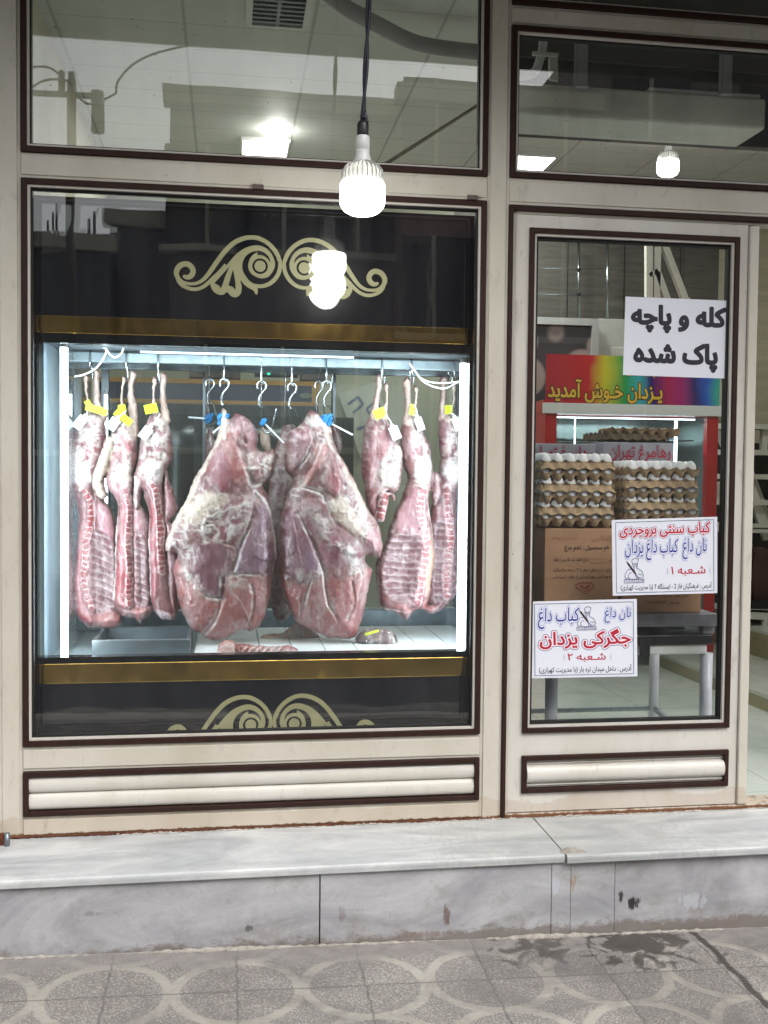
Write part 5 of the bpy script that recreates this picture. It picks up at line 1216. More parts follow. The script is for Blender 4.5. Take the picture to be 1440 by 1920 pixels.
def letter(parent, s, box, quad, layers, lat=False, shear=0.0, y_lift=.0006, name='lettering', res=.016):
    """quad: world corners TL, TR, BR, BL of the sheet; box: u0, v0, u1, v1 as fractions from the top left"""
    t = s if lat else shape(s); h = res; pad = max(l[0] for l in layers)
    S, gx_, gy_, (lo, hi) = text_field(t, shear, h, pad+.01); o0 = layers[-1][0]
    X0, Y0_ = lo-o0; X1, Y1_ = hi+o0
    TL, TR, BR, BL = [np.array(q) for q in quad]
    for i, (off, c) in enumerate(layers):
        V, Fs = iso_mesh(S+off-h*.1, gx_, gy_); out = []
        for v in V:
            u = box[0]+(box[2]-box[0])*(v[0]-X0)/(X1-X0); w = box[1]+(box[3]-box[1])*(1-(v[1]-Y0_)/(Y1_-Y0_))
            q = (TL*(1-u)+TR*u)*(1-w)+(BL*(1-u)+BR*u)*w; out.append((q[0], q[1]-y_lift-i*.0004, q[2]))
        mb = MB(); mb.add(out, Fs); build(name, mb, ink(c), parent)
def sheet(name, label, cat, corners, Y, m, parent=None, t=.0012, yl=0.0):
    q = [U(a, b, Y) for a, b in corners]; root = thing(name, label, cat, q[3]) if parent is None else parent
    mb = MB(); n = 8                                   # a sheet with a slight curl at its edges
    TL, TR, BR, BL = [np.array(v) for v in q]; vs = []
    for j in range(n+1):
        for i in range(n+1):
            u, w = i/n, j/n; p = (TL*(1-u)+TR*u)*(1-w)+(BL*(1-u)+BR*u)*w
            vs.append((p[0], p[1], p[2]))
    vs += [(p[0], p[1]+t, p[2]) for p in vs]; N = (n+1)**2; fs = []
    for j in range(n):
        for i in range(n):
            a = j*(n+1)+i; fs.append((a, a+1, a+n+2, a+n+1)); fs.append((N+a, N+a+n+1, N+a+n+2, N+a+1))
    for i in range(n):
        fs += [(i, N+i, N+i+1, i+1), (n*(n+1)+i, n*(n+1)+i+1, N+n*(n+1)+i+1, N+n*(n+1)+i), (i*(n+1), (i+1)*(n+1), N+(i+1)*(n+1), N+i*(n+1)), (i*(n+1)+n, N+i*(n+1)+n, N+(i+1)*(n+1)+n, (i+1)*(n+1)+n)]
    mb.add(vs, fs); build('paper', mb, m, root); return root, q
def line_on(mb, quad, pts, w, lift=.0010):
    TL, TR, BR, BL = [np.array(v) for v in quad]; L = []
    for u, v in pts:
        p = (TL*(1-u)+TR*u)*(1-v)+(BL*(1-u)+BR*u)*v; L.append(p)
    for i in range(len(L)-1):
        a, b = L[i], L[i+1]; t = b-a; t = t/(np.linalg.norm(t)+1e-9); s = np.array([-t[2], 0, t[0]])*w/2; o = np.array([0, -lift-(i % 2)*.00008, 0])
        mb.add([a-s+o, b-s+o, b+s+o, a+s+o], [(0, 1, 2, 3)])
SY = DY+.0150
RED, BLU, TEAL, INKY = (178, 26, 52), (20, 40, 140), (38, 84, 112), (26, 26, 42)
s1, q1 = sheet('paper_notice', 'white notice with two lines of heavy black writing, highest on the door glass', 'notice', [(1173, 556), (1370, 564), (1364, 710), (1168, 703)], SY, m_paper)
letter(s1, 'کله و پاچه', (.055, .085, .965, .45), q1, [(.055, INKY)]); letter(s1, 'پاک شده', (.09, .56, .90, .935), q1, [(.055, INKY)])
def chef(parent, quad, box):
    "small line drawing of a cook in a tall hat holding a skewer above a name plate"
    mb = MB(); u0, v0, u1, v1 = box
    P = lambda L: [(u0+(u1-u0)*a, v0+(v1-v0)*b) for a, b in L]
    for L in ([(.42,.20),(.39,.13),(.42,.07),(.48,.08),(.53,.02),(.60,.03),(.64,.06),(.70,.04),(.73,.10),(.70,.16),(.68,.20),(.67,.30),(.44,.30),(.42,.20)],
              [(.44,.25),(.67,.25)], [(.45,.31),(.46,.38),(.50,.42),(.50,.45)], [(.66,.31),(.66,.38),(.62,.42),(.70,.46)], [(.50,.36),(.55,.38),(.62,.36)],
              [(.42,.46),(.25,.47),(.15,.52),(.10,.62),(.05,.72),(.06,.80),(.16,.84),(.24,.80)], [(.24,.80),(.20,.72),(.30,.60),(.38,.62)],
              [(.70,.46),(.84,.52),(.92,.62),(.96,.74),(.90,.82),(.72,.80)], [(.90,.70),(.70,.66)], [(.24,.80),(.30,.86),(.72,.86),(.72,.80)], [(.50,.45),(.55,.60),(.62,.86)],
              [(.02,.87),(.98,.87),(.98,1.),(.02,1.),(.02,.87)]):
        line_on(mb, quad, P(L), .0017)
    build('cook_emblem', mb, ink((44, 58, 108)), parent)
    mb = MB(); line_on(mb, quad, P([(.14,.14),(.24,.27)]), .0022, .0013); line_on(mb, quad, P([(.20,.22),(.58,.66)]), .0060, .0013); build('skewer', mb, ink((50, 14, 34)), parent)
    mb = MB(); line_on(mb, quad, P([(.58,.66),(.74,.84)]), .0035, .0013); build('skewer_end', mb, ink((120, 134, 168)), parent)
    letter(parent, 'YAZDAN', (u0+(u1-u0)*.07, v0+(v1-v0)*.895, u0+(u1-u0)*.93, v0+(v1-v0)*.975), quad, [(.0, (70, 84, 130))], lat=True)
def border(parent, quad, m=.035, mv=.035):
    mb = MB(); line_on(mb, quad, [(m, mv), (1-m, mv)], .0018); line_on(mb, quad, [(1-m, mv), (1-m, 1-mv)], .0018); line_on(mb, quad, [(1-m, 1-mv), (m, 1-mv)], .0018); line_on(mb, quad, [(m, 1-mv), (m, mv)], .0018)
    build('border_line', mb, ink(TEAL), parent)
outline = lambda c, a=.0: [(.125+a, (84, 92, 140)), (.092+a, (240, 222, 230)), (.022+a, c)]
outb = [(.105, (130, 142, 200)), (.078, (226, 228, 242)), (.008, BLU)]
s2, q2 = sheet('advert_sheet', 'white advert with a red title above blue writing, right of the two bordered adverts', 'advert', [(1147, 975), (1345, 969), (1345, 1112), (1149, 1117)], SY, m_paper)
border(s2, q2)
letter(s2, 'کباب سنتی بروجردی', (.07, .055, .93, .245), q2, outline(RED)); letter(s2, 'نان داغ  کباب داغ یزدان', (.12, .265, .895, .545), q2, outb, shear=.1)
chef(s2, q2, (.105, .50, .30, .835)); letter(s2, 'شـعبه ۱', (.555, .635, .885, .765), q2, [(.014, RED)])
letter(s2, ')', (.515, .65, .525, .745), q2, [(0, (110, 116, 150))], lat=True); letter(s2, '(', (.925, .65, .935, .745), q2, [(0, (110, 116, 150))], lat=True)
letter(s2, 'آدرس : فرهنگیان فاز 2 - ایستگاه 7 (با مدیریت کهراری)', (.075, .850, .945, .945), q2, [(.012, INKY)])
s3, q3 = sheet('advert_sheet', 'white advert with a large red name across its middle, lower left on the door glass', 'advert', [(995, 1128), (1194, 1123), (1195, 1268), (996, 1272)], SY, m_paper)
border(s3, q3)
letter(s3, 'نان داغ', (.69, .10, .94, .30), q3, outb, shear=.1); letter(s3, 'کباب داغ', (.065, .085, .455, .36), q3, outb, shear=.1)
chef(s3, q3, (.425, .075, .615, .385)); letter(s3, 'جگرکی یزدان', (.08, .375, .94, .625), q3, outline(RED, .004)); letter(s3, 'شـعبه ۲', (.34, .685, .70, .80), q3, [(.014, RED)])
letter(s3, ')', (.30, .70, .31, .785), q3, [(0, (110, 116, 150))], lat=True); letter(s3, '(', (.745, .70, .755, .785), q3, [(0, (110, 116, 150))], lat=True)
letter(s3, 'آدرس : داخل میدان تره بار (با مدیریت کهراری)', (.075, .845, .945, .945), q3, [(.012, INKY)])

# ------------------------------------------------------------------ tables behind the door
TX0, TX1 = U(985, 1150, .18)[0], U(1345, 1153, .18)[0]; TZ = U(1200, 1152, .18)[2]
tb = thing('grey_metal_table', 'grey metal platform table that carries the egg boxes', 'table', ((TX0+TX1)/2, .5, 0))
m_gtab = mat('scuffed_grey_metal', (124, 122, 130), .45, .5, var=.25, scale=14, rvar=.3)
zb_ = U(1200, 1176, .18)[2]; z2 = U(1200, 1192, .18)[2]; z3 = U(1200, 1211, .18)[2]; z4 = U(1200, 1230, .18)[2]
build('table_top', MB().box((TX0, .18, zb_), (TX1, 1.0, TZ)), m_gtab, tb, .003)
mb = MB(); mb.box((TX0, .22, z2+.001), (TX0+.04, .26, zb_-.0005)); mb.box((TX1-.045, .20, z2+.001), (TX1, .24, zb_-.0005)); mb.bar((TX1-.30, .30, zb_-.006), (TX1-.08, .30, z2+.008), .012, .02); mb.box((TX1-.04, .92, z2+.001), (TX1, .96, zb_-.0005))
build('leg', mb, m_gtab, tb)
wt_ = thing('white_table', 'white enamelled tube table with black edging standing under the grey platform', 'table', ((TX0+TX1)/2, .5, 0))
build('black_edging', MB().box((TX0, .185, z3), (TX1-.012, .98, z2)), m_dark, wt_, .004)
build('apron', MB().box((TX0+.02, .195, z4), (TX1-.03, .225, z3-.0005)), m_white, wt_, .006)
build('latch', MB().box((U(1198, 1220, .19)[0], .178, U(1200, 1231, .19)[2]), (U(1217, 1220, .19)[0], .1845, z2)), m_dark, wt_, .003)
m_leg = mat('chipped_white_tube', (188, 190, 200), .35, var=.1, scale=12)
xr = U(1325, 1290, .215)[0]; xl = U(1035, 1290, .215)[0]
br = ZP(1218, 1345, 0.0)
brx, bry = U(1218, 1290, .93)[0], .93
for i, (x, y) in enumerate(((xr, .222), (xl, .222), (brx+.02, bry), (xl-.02, bry))):
    build('leg', MB().tube([(x, y, .001), (x, y, z4-.0005)], .022 if y > .5 else .0235, 20), m_leg, wt_)
zr = U(1205, 1328, .93)[2]
build('lower_rail', MB().bar((xl-.02+.025, bry, zr), (brx-.004, bry, zr), .018, .018), m_galv, wt_)
build('lower_rail', MB().bar((brx+.02, bry-.024, zr), (xr+.0, .25, zr), .018, .018), m_galv, wt_)
# cardboard boxes
m_card = mat('brown_cardboard', (168, 128, 98), .8, var=.10, scale=6, bump=.1)
m_cardw = mat('white_carton', (190, 188, 200), .7, var=.06, scale=5)
def box_thing(name, label, cat, x0, y0, z0, x1, y1, z1, m, group=None):
    r = thing(name, label, cat, ((x0+x1)/2, (y0+y1)/2, z0), group)
    mb = MB().box((x0, y0, z0), (x1, y1, z1)); b_ = build('carton', mb, m, r, .003)
    build('flap_seam', MB().box((x0+.002, (y0+y1)/2-.0015, z1+.0001), (x1-.002, (y0+y1)/2+.0015, z1+.0008)), m_dark, r); return r
BX0 = U(1022, 990, .21)[0]; BX1 = U(1162, 990, .21)[0]; BZ1 = U(1090, 991, .21)[2]
bx = box_thing('cardboard_box', 'tall brown cardboard box printed in dark brown under the left egg trays', 'box', BX0, .21, TZ, BX1, .53, BZ1, m_card)
qb = [(BX0, .21, BZ1), (BX1, .21, BZ1), (BX1, .21, TZ), (BX0, .21, TZ)]
BRN = (72, 40, 30); FAD = (150, 104, 78)
letter(bx, 'نام محصول : تخم مرغ', (.26, .19, .86, .27), qb, [(.012, BRN)], y_lift=.003)
letter(bx, 'ماندگاری', (.62, .08, .95, .15), qb, [(.004, FAD)], y_lift=.003)
letter(bx, 'تخم مرغ خوراکی', (.07, .08, .42, .14), qb, [(.002, FAD)], y_lift=.003)
letter(bx, 'تاریخ انقضا : یک ماه پس از تولید', (.12, .33, .58, .40), qb, [(.006, BRN)], y_lift=.003); letter(bx, 'تولید', (.85, .34, .97, .40), qb, [(.006, BRN)], y_lift=.003)
letter(bx, 'نگهداری : در دمای صفر تا ۴ درجه سانتیگراد', (.11, .455, .97, .51), qb, [(.006, BRN)], y_lift=.003)
letter(bx, 'پروانه بهداشتی بهره برداری از نظام دامپزشکی', (.11, .54, .97, .595), qb, [(.004, BRN)], y_lift=.003)
letter(bx, 'تهران - اتوبان تهران کیلومتر ۱۰ بعد از روستای', (.10, .87, .97, .94), qb, [(.004, BRN)], y_lift=.003)
mb = MB(); line_on(mb, qb, [(.60,.35),(.82,.35),(.82,.405),(.60,.405),(.60,.35)], .0014, .003); build('print_frame', mb, ink((140, 86, 62)), bx)
mb = MB(); line_on(mb, qb, [(.42,.66),(.46,.635),(.62,.635),(.66,.66),(.66,.69),(.54,.765),(.42,.69),(.42,.66)], .0030, .003); line_on(mb, qb, [(.46,.675),(.54,.74),(.62,.675)], .0022, .003); line_on(mb, qb, [(.48,.66),(.54,.70),(.60,.66)], .0050, .003); build('heart_mark', mb, ink((150, 58, 44)), bx)
CX0 = U(1166, 1100, .22)[0]; CX1 = U(1315, 1100, .22)[0]; CZ1 = U(1240, 982, .22)[2]
bx2 = box_thing('cardboard_box', 'brown cardboard box mostly hidden behind the right advert, under the right egg trays', 'box', CX0, .22, TZ, CX1, .54, CZ1, m_card)
qc = [(CX0, .22, CZ1), (CX1, .22, CZ1), (CX1, .22, TZ), (CX0, .22, TZ)]
letter(bx2, 'تلفن مرکز پخش : ۰۲۱-۶۶۴۳۵۲۵۳', (.20, .785, .84, .835), qc, [(.004, BRN)], y_lift=.003); letter(bx2, 'همراه : ۰۹۱۲۵۳۷۰۴۰۲', (.32, .865, .72, .915), qc, [(.004, BRN)], y_lift=.003)
# white cartons behind
for lab, xa, xb, pyt, yy in (('white printed carton at the left behind the left egg stack', 985, 1117, 831, .60), ('white printed carton behind and between the two egg stacks', 1131, 1263, 829, .60)):
    a = U(xa, pyt, yy); b = U(xb, pyt, yy)
    g_ = 'white cartons behind the eggs'
    w_ = box_thing('white_carton', lab, 'box', a[0], yy, TZ+.36, b[0], yy+.32, a[2], m_cardw, g_)
    box_thing('white_carton', lab.replace('white printed carton', 'lower white carton'), 'box', a[0], yy, TZ, b[0], yy+.32, TZ+.3595, m_cardw, g_)
    h = a[2]-TZ-.36; qd = [(a[0], yy, a[2]), (b[0], yy, a[2]), (b[0], yy, a[2]-.13), (a[0], yy, a[2]-.13)]
    letter(w_, 'رهامرغ تهران', (.08, .08, .96, .68), qd, [(.075, (60, 50, 120)), (.055, (225, 215, 228)), (.022, (186, 34, 60))], y_lift=.003)
    mb = MB(); line_on(mb, qd, [(.32, .98), (.72, .98)], .028, .003); build('red_bar', mb, ink((178, 30, 44)), w_)

# ------------------------------------------------------------------ egg trays
def tray_mesh(nx_, ny_, pitch, depth, phase):
    "moulded pulp tray: cups on a grid joined by peaks, with lobed outer walls"
    k = 8; W = nx_*pitch; L = ny_*pitch; vs = []; fs = []; NX, NY = nx_*k, ny_*k
    for j in range(NY+1):
        for i in range(NX+1):
            u, v = i/k, j/k; fx = abs((u % 1)-.5)*2; fy = abs((v % 1)-.5)*2; r = math.hypot(fx, fy)
            z = -depth*max(0, 1-r**2.4) if r < 1 else .010*(r-1)/.41
            vs.append((u*pitch-W/2, v*pitch-L/2, z))
    for j in range(NY):
        for i in range(NX): a = j*(NX+1)+i; fs.append((a, a+1, a+NX+2, a+NX+1))
    N = len(vs); V = vs+[(x, y, z-.002) for x, y, z in vs]; Fc = fs+[tuple(N+q for q in f[::-1]) for f in fs]
    for side in range(4):
        n = nx_ if side % 2 == 0 else ny_; half = (L if side % 2 == 0 else W)/2; S = n*pitch; rows = 6; m = n*k*2
        for sh in (0, 1):
            base = len(V)
            for r in range(rows+1):
                for i in range(m+1):
                    u = i/(2*k); c = math.cos(2*math.pi*(u-.5))          # 1 at a cup's middle
                    top = .001-.0085*c*(1 if not phase else -.3); bot = -.0185-.0125*(abs(c)**.6*math.copysign(1, c)) if not phase else -.025+.0035*c
                    t = r/rows; z = top*(1-t)+bot*t
                    out = half+.0055-(.012*t**1.2 if not phase else .010*(1-t))+.0042*c*math.sin(math.pi*min(1, t*.9+.15)) - sh*.0022
                    s_ = u*pitch-S/2; p = {0: (s_, -out), 1: (out, s_), 2: (-s_, out), 3: (-out, -s_)}[side]
                    V.append((p[0], p[1], z))
            for r in range(rows):
                for i in range(m):
                    a = base+r*(m+1)+i; f = (a, a+m+1, a+m+2, a+1); Fc.append(f if not sh else f[::-1])
    me = bpy.data.meshes.new('pulp_tray'); me.from_pydata(V, [], Fc); me.polygons.foreach_set('use_smooth', [True]*len(Fc)); me.update(); return me
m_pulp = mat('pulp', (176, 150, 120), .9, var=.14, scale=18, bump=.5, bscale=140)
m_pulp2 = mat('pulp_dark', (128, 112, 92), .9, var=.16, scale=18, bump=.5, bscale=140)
n_ = NT('egg_shell'); n_.pbr(n_.mix(n_.noise(20, 3), C(228, 228, 230), C(240, 240, 242)), .45, 0, None, .5, sss=.1); m_egg = n_.m
PT = .0475
trayA = tray_mesh(6, 5, PT, .030, False); trayA.materials.append(m_pulp); trayB = tray_mesh(6, 5, PT, .030, True); trayB.materials.append(m_pulp)
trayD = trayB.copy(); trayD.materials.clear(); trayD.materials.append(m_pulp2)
eg = bpy.data.meshes.new('egg'); bm = bmesh.new(); bmesh.ops.create_uvsphere(bm, u_segments=20, v_segments=14, radius=1)
for v in bm.verts:
    z = v.co.z; s = .0215*(1-.10*z); v.co = Vector((v.co.x*s, v.co.y*s, z*.0278))
bm.to_mesh(eg); bm.free(); eg.polygons.foreach_set('use_smooth', [True]*len(eg.polygons)); eg.materials.append(m_egg)
def egg_stack(side, cxp, z0, y0, n, jitter, yaw0=0, top_full=True, pitchz=.0418):
    cx_ = cxp; W = 6*PT; cyy = y0+5*PT/2
    rng = random.Random(jitter); words = ['lowest', 'second lowest', 'third', 'fourth', 'fifth', 'sixth', 'seventh', 'eighth']
    for k in range(n):
        dx, dy = rng.uniform(-.004, .004), rng.uniform(-.003, .003); rz = rng.uniform(-.02, .02)+yaw0
        # every other tray is turned, as they nest crosswise
        flip = (k % 2 == 1); zk = z0+.036+k*pitchz
        lab = 'grey pulp egg tray, %s from below in the %s stack of eggs' % (('topmost,' if k == n-1 else words[k]).replace(',', ''), side) if k < n-1 else 'topmost grey pulp tray full of eggs on the %s stack' % side
        t = bpy.data.objects.new('egg_tray', trayB if flip else trayA); col.objects.link(t); t.location = (cx_+dx, cyy+dy, zk); t.rotation_euler = (rng.uniform(-.01, .01), rng.uniform(-.012, .012), rz)
        tag(t, lab, 'egg tray', 'egg trays stacked behind the door')
        ca, sa = math.cos(rz), math.sin(rz)
        for j in range(5):
            for i in range(6):
                if k < n-1 and not (j == 0 or i == 0 or i == 5): continue
                lx = (i+.5)*PT-W/2+(PT*.0 if not flip else 0); ly = (j+.5)*PT-5*PT/2
                e = bpy.data.objects.new('egg', eg); col.objects.link(e)
                e.location = (cx_+dx+lx*ca-ly*sa+rng.uniform(-.001, .001), cyy+dy+lx*sa+ly*ca+(.004 if j == 0 else 0), zk+.0065+rng.uniform(-.001, .0015)); e.rotation_euler = (rng.uniform(-.15, .15), rng.uniform(-.15, .15), rng.uniform(0, 6))
                pl = 'on the topmost tray' if k == n-1 else 'in the edge of a lower tray'
                tag(e, 'white egg sitting %s of the %s stack' % (pl, side), 'egg', 'eggs %s of the %s stack' % (pl, side))
la = U(1005, 990, .205)[0]; lb = U(1162, 990, .205)[0]
ra = U(1164, 980, .225)[0]; rb_ = U(1320, 980, .225)[0]
egg_stack('left', (la+lb)/2, BZ1+.001, .205, 6, 3)
egg_stack('right', (ra+rb_)/2, CZ1+.001, .225, 5, 5)
a = U(1178, 818, .70)
for i, (dx, dz, rz, nm) in enumerate(((.0, 0, .05, 'lower'), (.06, .018, -.12, 'upper'))):
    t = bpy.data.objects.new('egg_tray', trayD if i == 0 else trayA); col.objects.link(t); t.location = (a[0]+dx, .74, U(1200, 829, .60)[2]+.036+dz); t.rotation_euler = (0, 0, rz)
    tag(t, '%s empty egg tray lying on the right white carton' % nm, 'egg tray', 'empty egg trays')

# ------------------------------------------------------------------ red drinks fridge
rf = thing('red_fridge', 'red glass fronted fridge with a rainbow banner on top behind the egg stacks', 'fridge', (3.1, 2.9, 0))
RYF = 2.65; rx0, rx1 = U(1022, 800, RYF)[0], U(1347, 800, RYF)[0]; rzt = U(1180, 668, RYF)[2]; rzb = U(1180, 758, RYF)[2]; rzs = U(1180, 778, RYF)[2]
m_redp = mat('red_enamel', (170, 34, 34), .3, var=.08)
n_ = NT('rainbow_banner'); x_, y_, z_ = n_.sep(n_.pos())
tt = n_.math('DIVIDE', n_.math('SUBTRACT', n_.math('ADD', x_, n_.math('MULTIPLY', n_.math('SUBTRACT', n_.noise(5, 3), .5), .10)), rx0), rx1-rx0)
cc_ = n_.ramp(tt, [(0, C(170, 26, 42)), (.25, C(188, 28, 32)), (.33, C(200, 190, 40)), (.44, C(30, 150, 70)), (.53, C(60, 170, 180)), (.60, C(40, 30, 110)), (.70, C(170, 30, 80)), (.78, C(160, 30, 110)), (.86, C(40, 24, 100)), (.93, C(40, 90, 190)), (1, C(60, 170, 150))])
n_.pbr(cc_, .4); m_rain = n_.m
for nm, a_, b_, m_ in (('side_post', (rx0, RYF, 0), (rx0+.075, RYF+.05, rzs), m_redp), ('side_post', (rx1-.075, RYF, 0), (rx1, RYF+.05, rzs), m_redp), ('plinth', (rx0+.0755, RYF, 0.12), (rx1-.0755, RYF+.05, .62), m_steel_d),
    ('side_wall', (rx0, RYF+.051, 0), (rx0+.03, RYF+.60, rzs), m_redp), ('side_wall', (rx1-.03, RYF+.051, 0), (rx1, RYF+.60, rzs), m_redp), ('back_panel', (rx0+.031, RYF+.57, 0), (rx1-.031, RYF+.60, rzs), mat('fridge_liner', (130, 150, 150), .25, .3)),
    ('white_strip', (rx0-.01, RYF-.015, rzs+.001), (rx1+.012, RYF+.03, rzb-.001), m_white), ('top_box', (rx0, RYF+.031, rzs+.001), (rx1, RYF+.60, rzb+.02), m_redp)):
    build(nm, MB().box(a_, b_), m_, rf, .002)
for xa_ in (rx0+.0305, rx1-.0365): build('liner', MB().box((xa_, RYF+.055, .05), (xa_+.006, RYF+.565, rzs-.002)), bpy.data.materials['fridge_liner'], rf)
build('glass_front', MB().box((rx0+.076, RYF+.01, .62), (rx1-.076, RYF+.016, rzs)), m_glass_in, rf)
for zz in (.95, 1.25, 1.42): build('wire_shelf', MB().box((rx0+.09, RYF+.15, zz), (rx1-.09, RYF+.55, zz+.008)), m_galv, rf)
for xx, w in ((U(1267, 850, RYF+.1)[0], .016), (U(1326, 860, RYF+.1)[0], .012), (U(1008, 850, RYF+.1)[0]+.24, .004)):
    build('lit_strip', MB().box((xx-w/2, RYF+.1, .7), (xx+w/2, RYF+.11, rzs-.02)), m_ledh, rf)
build('lit_strip', MB().box((rx0+.1, RYF+.12, rzs-.018), (rx1-.1, RYF+.13, rzs-.012)), m_ledh, rf)
area('red_fridge_light', ((rx0+rx1)/2, RYF+.3, rzs-.03), .7, .05, (0, 0, -1), 5, (.85, .97, 1))
bn = sub('banner', rf, (rx0, RYF, rzb)); qn = [(rx0, RYF-.006, rzt), (rx1, RYF-.006, rzt), (rx1, RYF-.006, rzb), (rx0, RYF-.006, rzb)]
build('print', MB().box((rx0, RYF-.006, rzb), (rx1, RYF+.0, rzt)), m_rain, bn)
GLD = (222, 178, 52)
letter(bn, 'یـزدان خـوش آمدید', (.01, .50, .665, .99), qn, [(.075, (28, 20, 30)), (.030, GLD)], y_lift=.002)
letter(bn, 'فروشگاه پروتئین', (.45, .06, .84, .44), qn, [(.045, (28, 20, 30)), (.012, GLD)], y_lift=.002)

# ------------------------------------------------------------------ things by the back wall
m_alu = mat('alu_frame', (178, 182, 182), .35, .4)
def doily_mat():
    n = NT('doily_print'); p = n.pos(); vo = n.n('ShaderNodeTexVoronoi'); vo.inputs['Scale'].default_value = 3.4; vo.inputs['Randomness'].default_value = .8; n.l(p, vo.inputs['Vector'])
    d = vo.outputs['Distance']; w = n.math('SINE', n.math('MULTIPLY', d, 130)); rings = n.ramp(w, [(.2, 0.), (.8, 1.)])
    c = n.mix(n.math('MULTIPLY', vo.outputs['Color'], .35), C(150, 132, 122), C(110, 128, 138)); c = n.mix(n.math('MULTIPLY', rings, .35), c, C(90, 84, 86)); c = n.mix(n.ramp(d, [(.5, 0.), (.56, 1.)]), c, C(40, 38, 44)); n.pbr(c, .5); return n.m
a = U(985, 594, 3.6); b = U(1118, 800, 3.6)
pc = thing('framed_print', 'tall framed print of round lace patterns standing behind the rainbow banner', 'picture', (a[0], 3.6, 0))
build('print_panel', MB().box((a[0]+.05, 3.605, .5), (b[0]-.05, 3.615, a[2]-.05)), doily_mat(), pc); 
mb = MB(); mb.box((a[0], 3.58, .5), (a[0]+.0495, 3.62, a[2])); mb.box((b[0]-.0495, 3.58, .5), (b[0], 3.62, a[2])); mb.box((a[0]+.05, 3.58, a[2]-.0495), (b[0]-.05, 3.62, a[2])); mb.box((a[0]+.05, 3.58, .5), (b[0]-.05, 3.62, .55)); build('picture_frame', mb, m_alu, pc)
wc = thing('white_cabinet', 'pale grey panelled cabinet beside the framed lace print', 'cabinet', (U(1160, 700, 3.7)[0], 3.7, 0)); a = U(1121, 597, 3.65); b = U(1212, 800, 3.65)
build('door_panel', MB().box((a[0], 3.65, 0), (b[0], 4.1, a[2])), mat('cabinet_grey', (170, 176, 168), .5), wc, .004)
build('raised_panel', MB().box((a[0]+.10, 3.638, .9), (b[0]-.09, 3.6495, a[2]-.20)), mat('cabinet_grey_b', (182, 188, 180), .5), wc, .006)
rod = thing('chrome_rack', 'chrome uprights of a rack on the dark grained back wall', 'rack', (3.0, 4.0, 2.0))
for px in (1085, 1139): a = U(px, 452, 4.0); b = U(px, 596, 4.0); build('upright', MB().tube([a, b], .011, 10), m_steel, rod)
for py in (503, 552): build('cross_wire', MB().tube([U(1002, py, 4.02), U(1132, py+1, 4.02)], .004, 8), m_steel_d, rod)
for px, py in ((1085, 506), (1085, 552)): a = U(px, py, 3.985); build('clip', MB().box((a[0]-.014, 3.975, a[2]-.01), (a[0]+.014, 3.99, a[2]+.01)), m_dark, rod)
# staircase at the back right
m_rail = mat('rail_white', (196, 196, 186), .45)
stc = thing('white_staircase', 'white painted steel staircase rising along the back right of the shop', 'staircase', (4.2, 3.3, 0))
YS = 3.3
def sp_(a, b, w=.045, d=.04, y=YS): build('railing_bar', MB().bar(U(a[0], a[1], y), U(b[0], b[1], y), w, d), m_rail, stc)
sp_((1216, 560), (1216, 448)); sp_((1230, 560), (1232, 448)); sp_((1232, 512), (1250, 562)); sp_((1242, 452), (1284, 562)); sp_((1216, 517), (1232, 508), .03)
sp_((1284, 562), (1475, 1080), .06, .05, YS+.08); sp_((1345, 800), (1372, 872)); sp_((1345, 905), (1366, 985)); sp_((1387, 860), (1440, 1010), .07)
for py in (800, 848, 893, 941, 985, 992): build('tread', MB().bar(U(1340, py, YS+.04), U(1500, py+2, YS+.04), .035, .22), m_rail, stc)
sp_((1433, 800), (1431, 850), .04)
dk = thing('dark_chair', 'brown backed chair on the raised floor seen past the edge of the door', 'chair', U(1425, 1200, 2.9))
m_lea = mat('brown_leather', (66, 42, 38), .5, var=.2)
a = U(1416, 1060, 2.9)
build('backrest', MB().prism([U(x, y, 2.9) for x, y in cspline([(1418,1034),(1440,1030),(1452,1060),(1444,1120),(1420,1140),(1410,1090)], 3)], (0, .08, 0)), m_lea, dk, .004)
build('seat', MB().prism([U(x, y, 2.75) for x, y in [(1385,1128),(1470,1128),(1470,1142),(1385,1142)]], (0, .4, 0)), m_dark, dk, .004)
for px in (1390, 1462): build('leg', MB().bar(U(px, 1142, 2.8), U(px, 1225, 2.8), .02, .02), m_dark, dk)
bn2 = thing('white_bench', 'pale low bench frame on the raised floor at the right edge', 'bench', U(1430, 1240, 2.6))
build('bench_top', MB().prism([U(x, y, 2.6) for x, y in [(1380,1152),(1480,1156),(1480,1164),(1380,1160)]], (0, .3, 0)), m_rail, bn2)
for px in (1390, 1434, 1470): build('leg', MB().bar(U(px, 1162, 2.61), U(px-4, 1208, 2.61), .03, .03), m_rail, bn2)
cb = thing('dark_cabinet', 'dark shelving cabinet behind the staircase at the right edge', 'cabinet', (4.9, 3.8, 0)); a = U(1345, 830, 3.75)
build('carcase', MB().box((a[0], 3.72, .3), (RX1-.01, 3.88, a[2])), m_dark, cb)
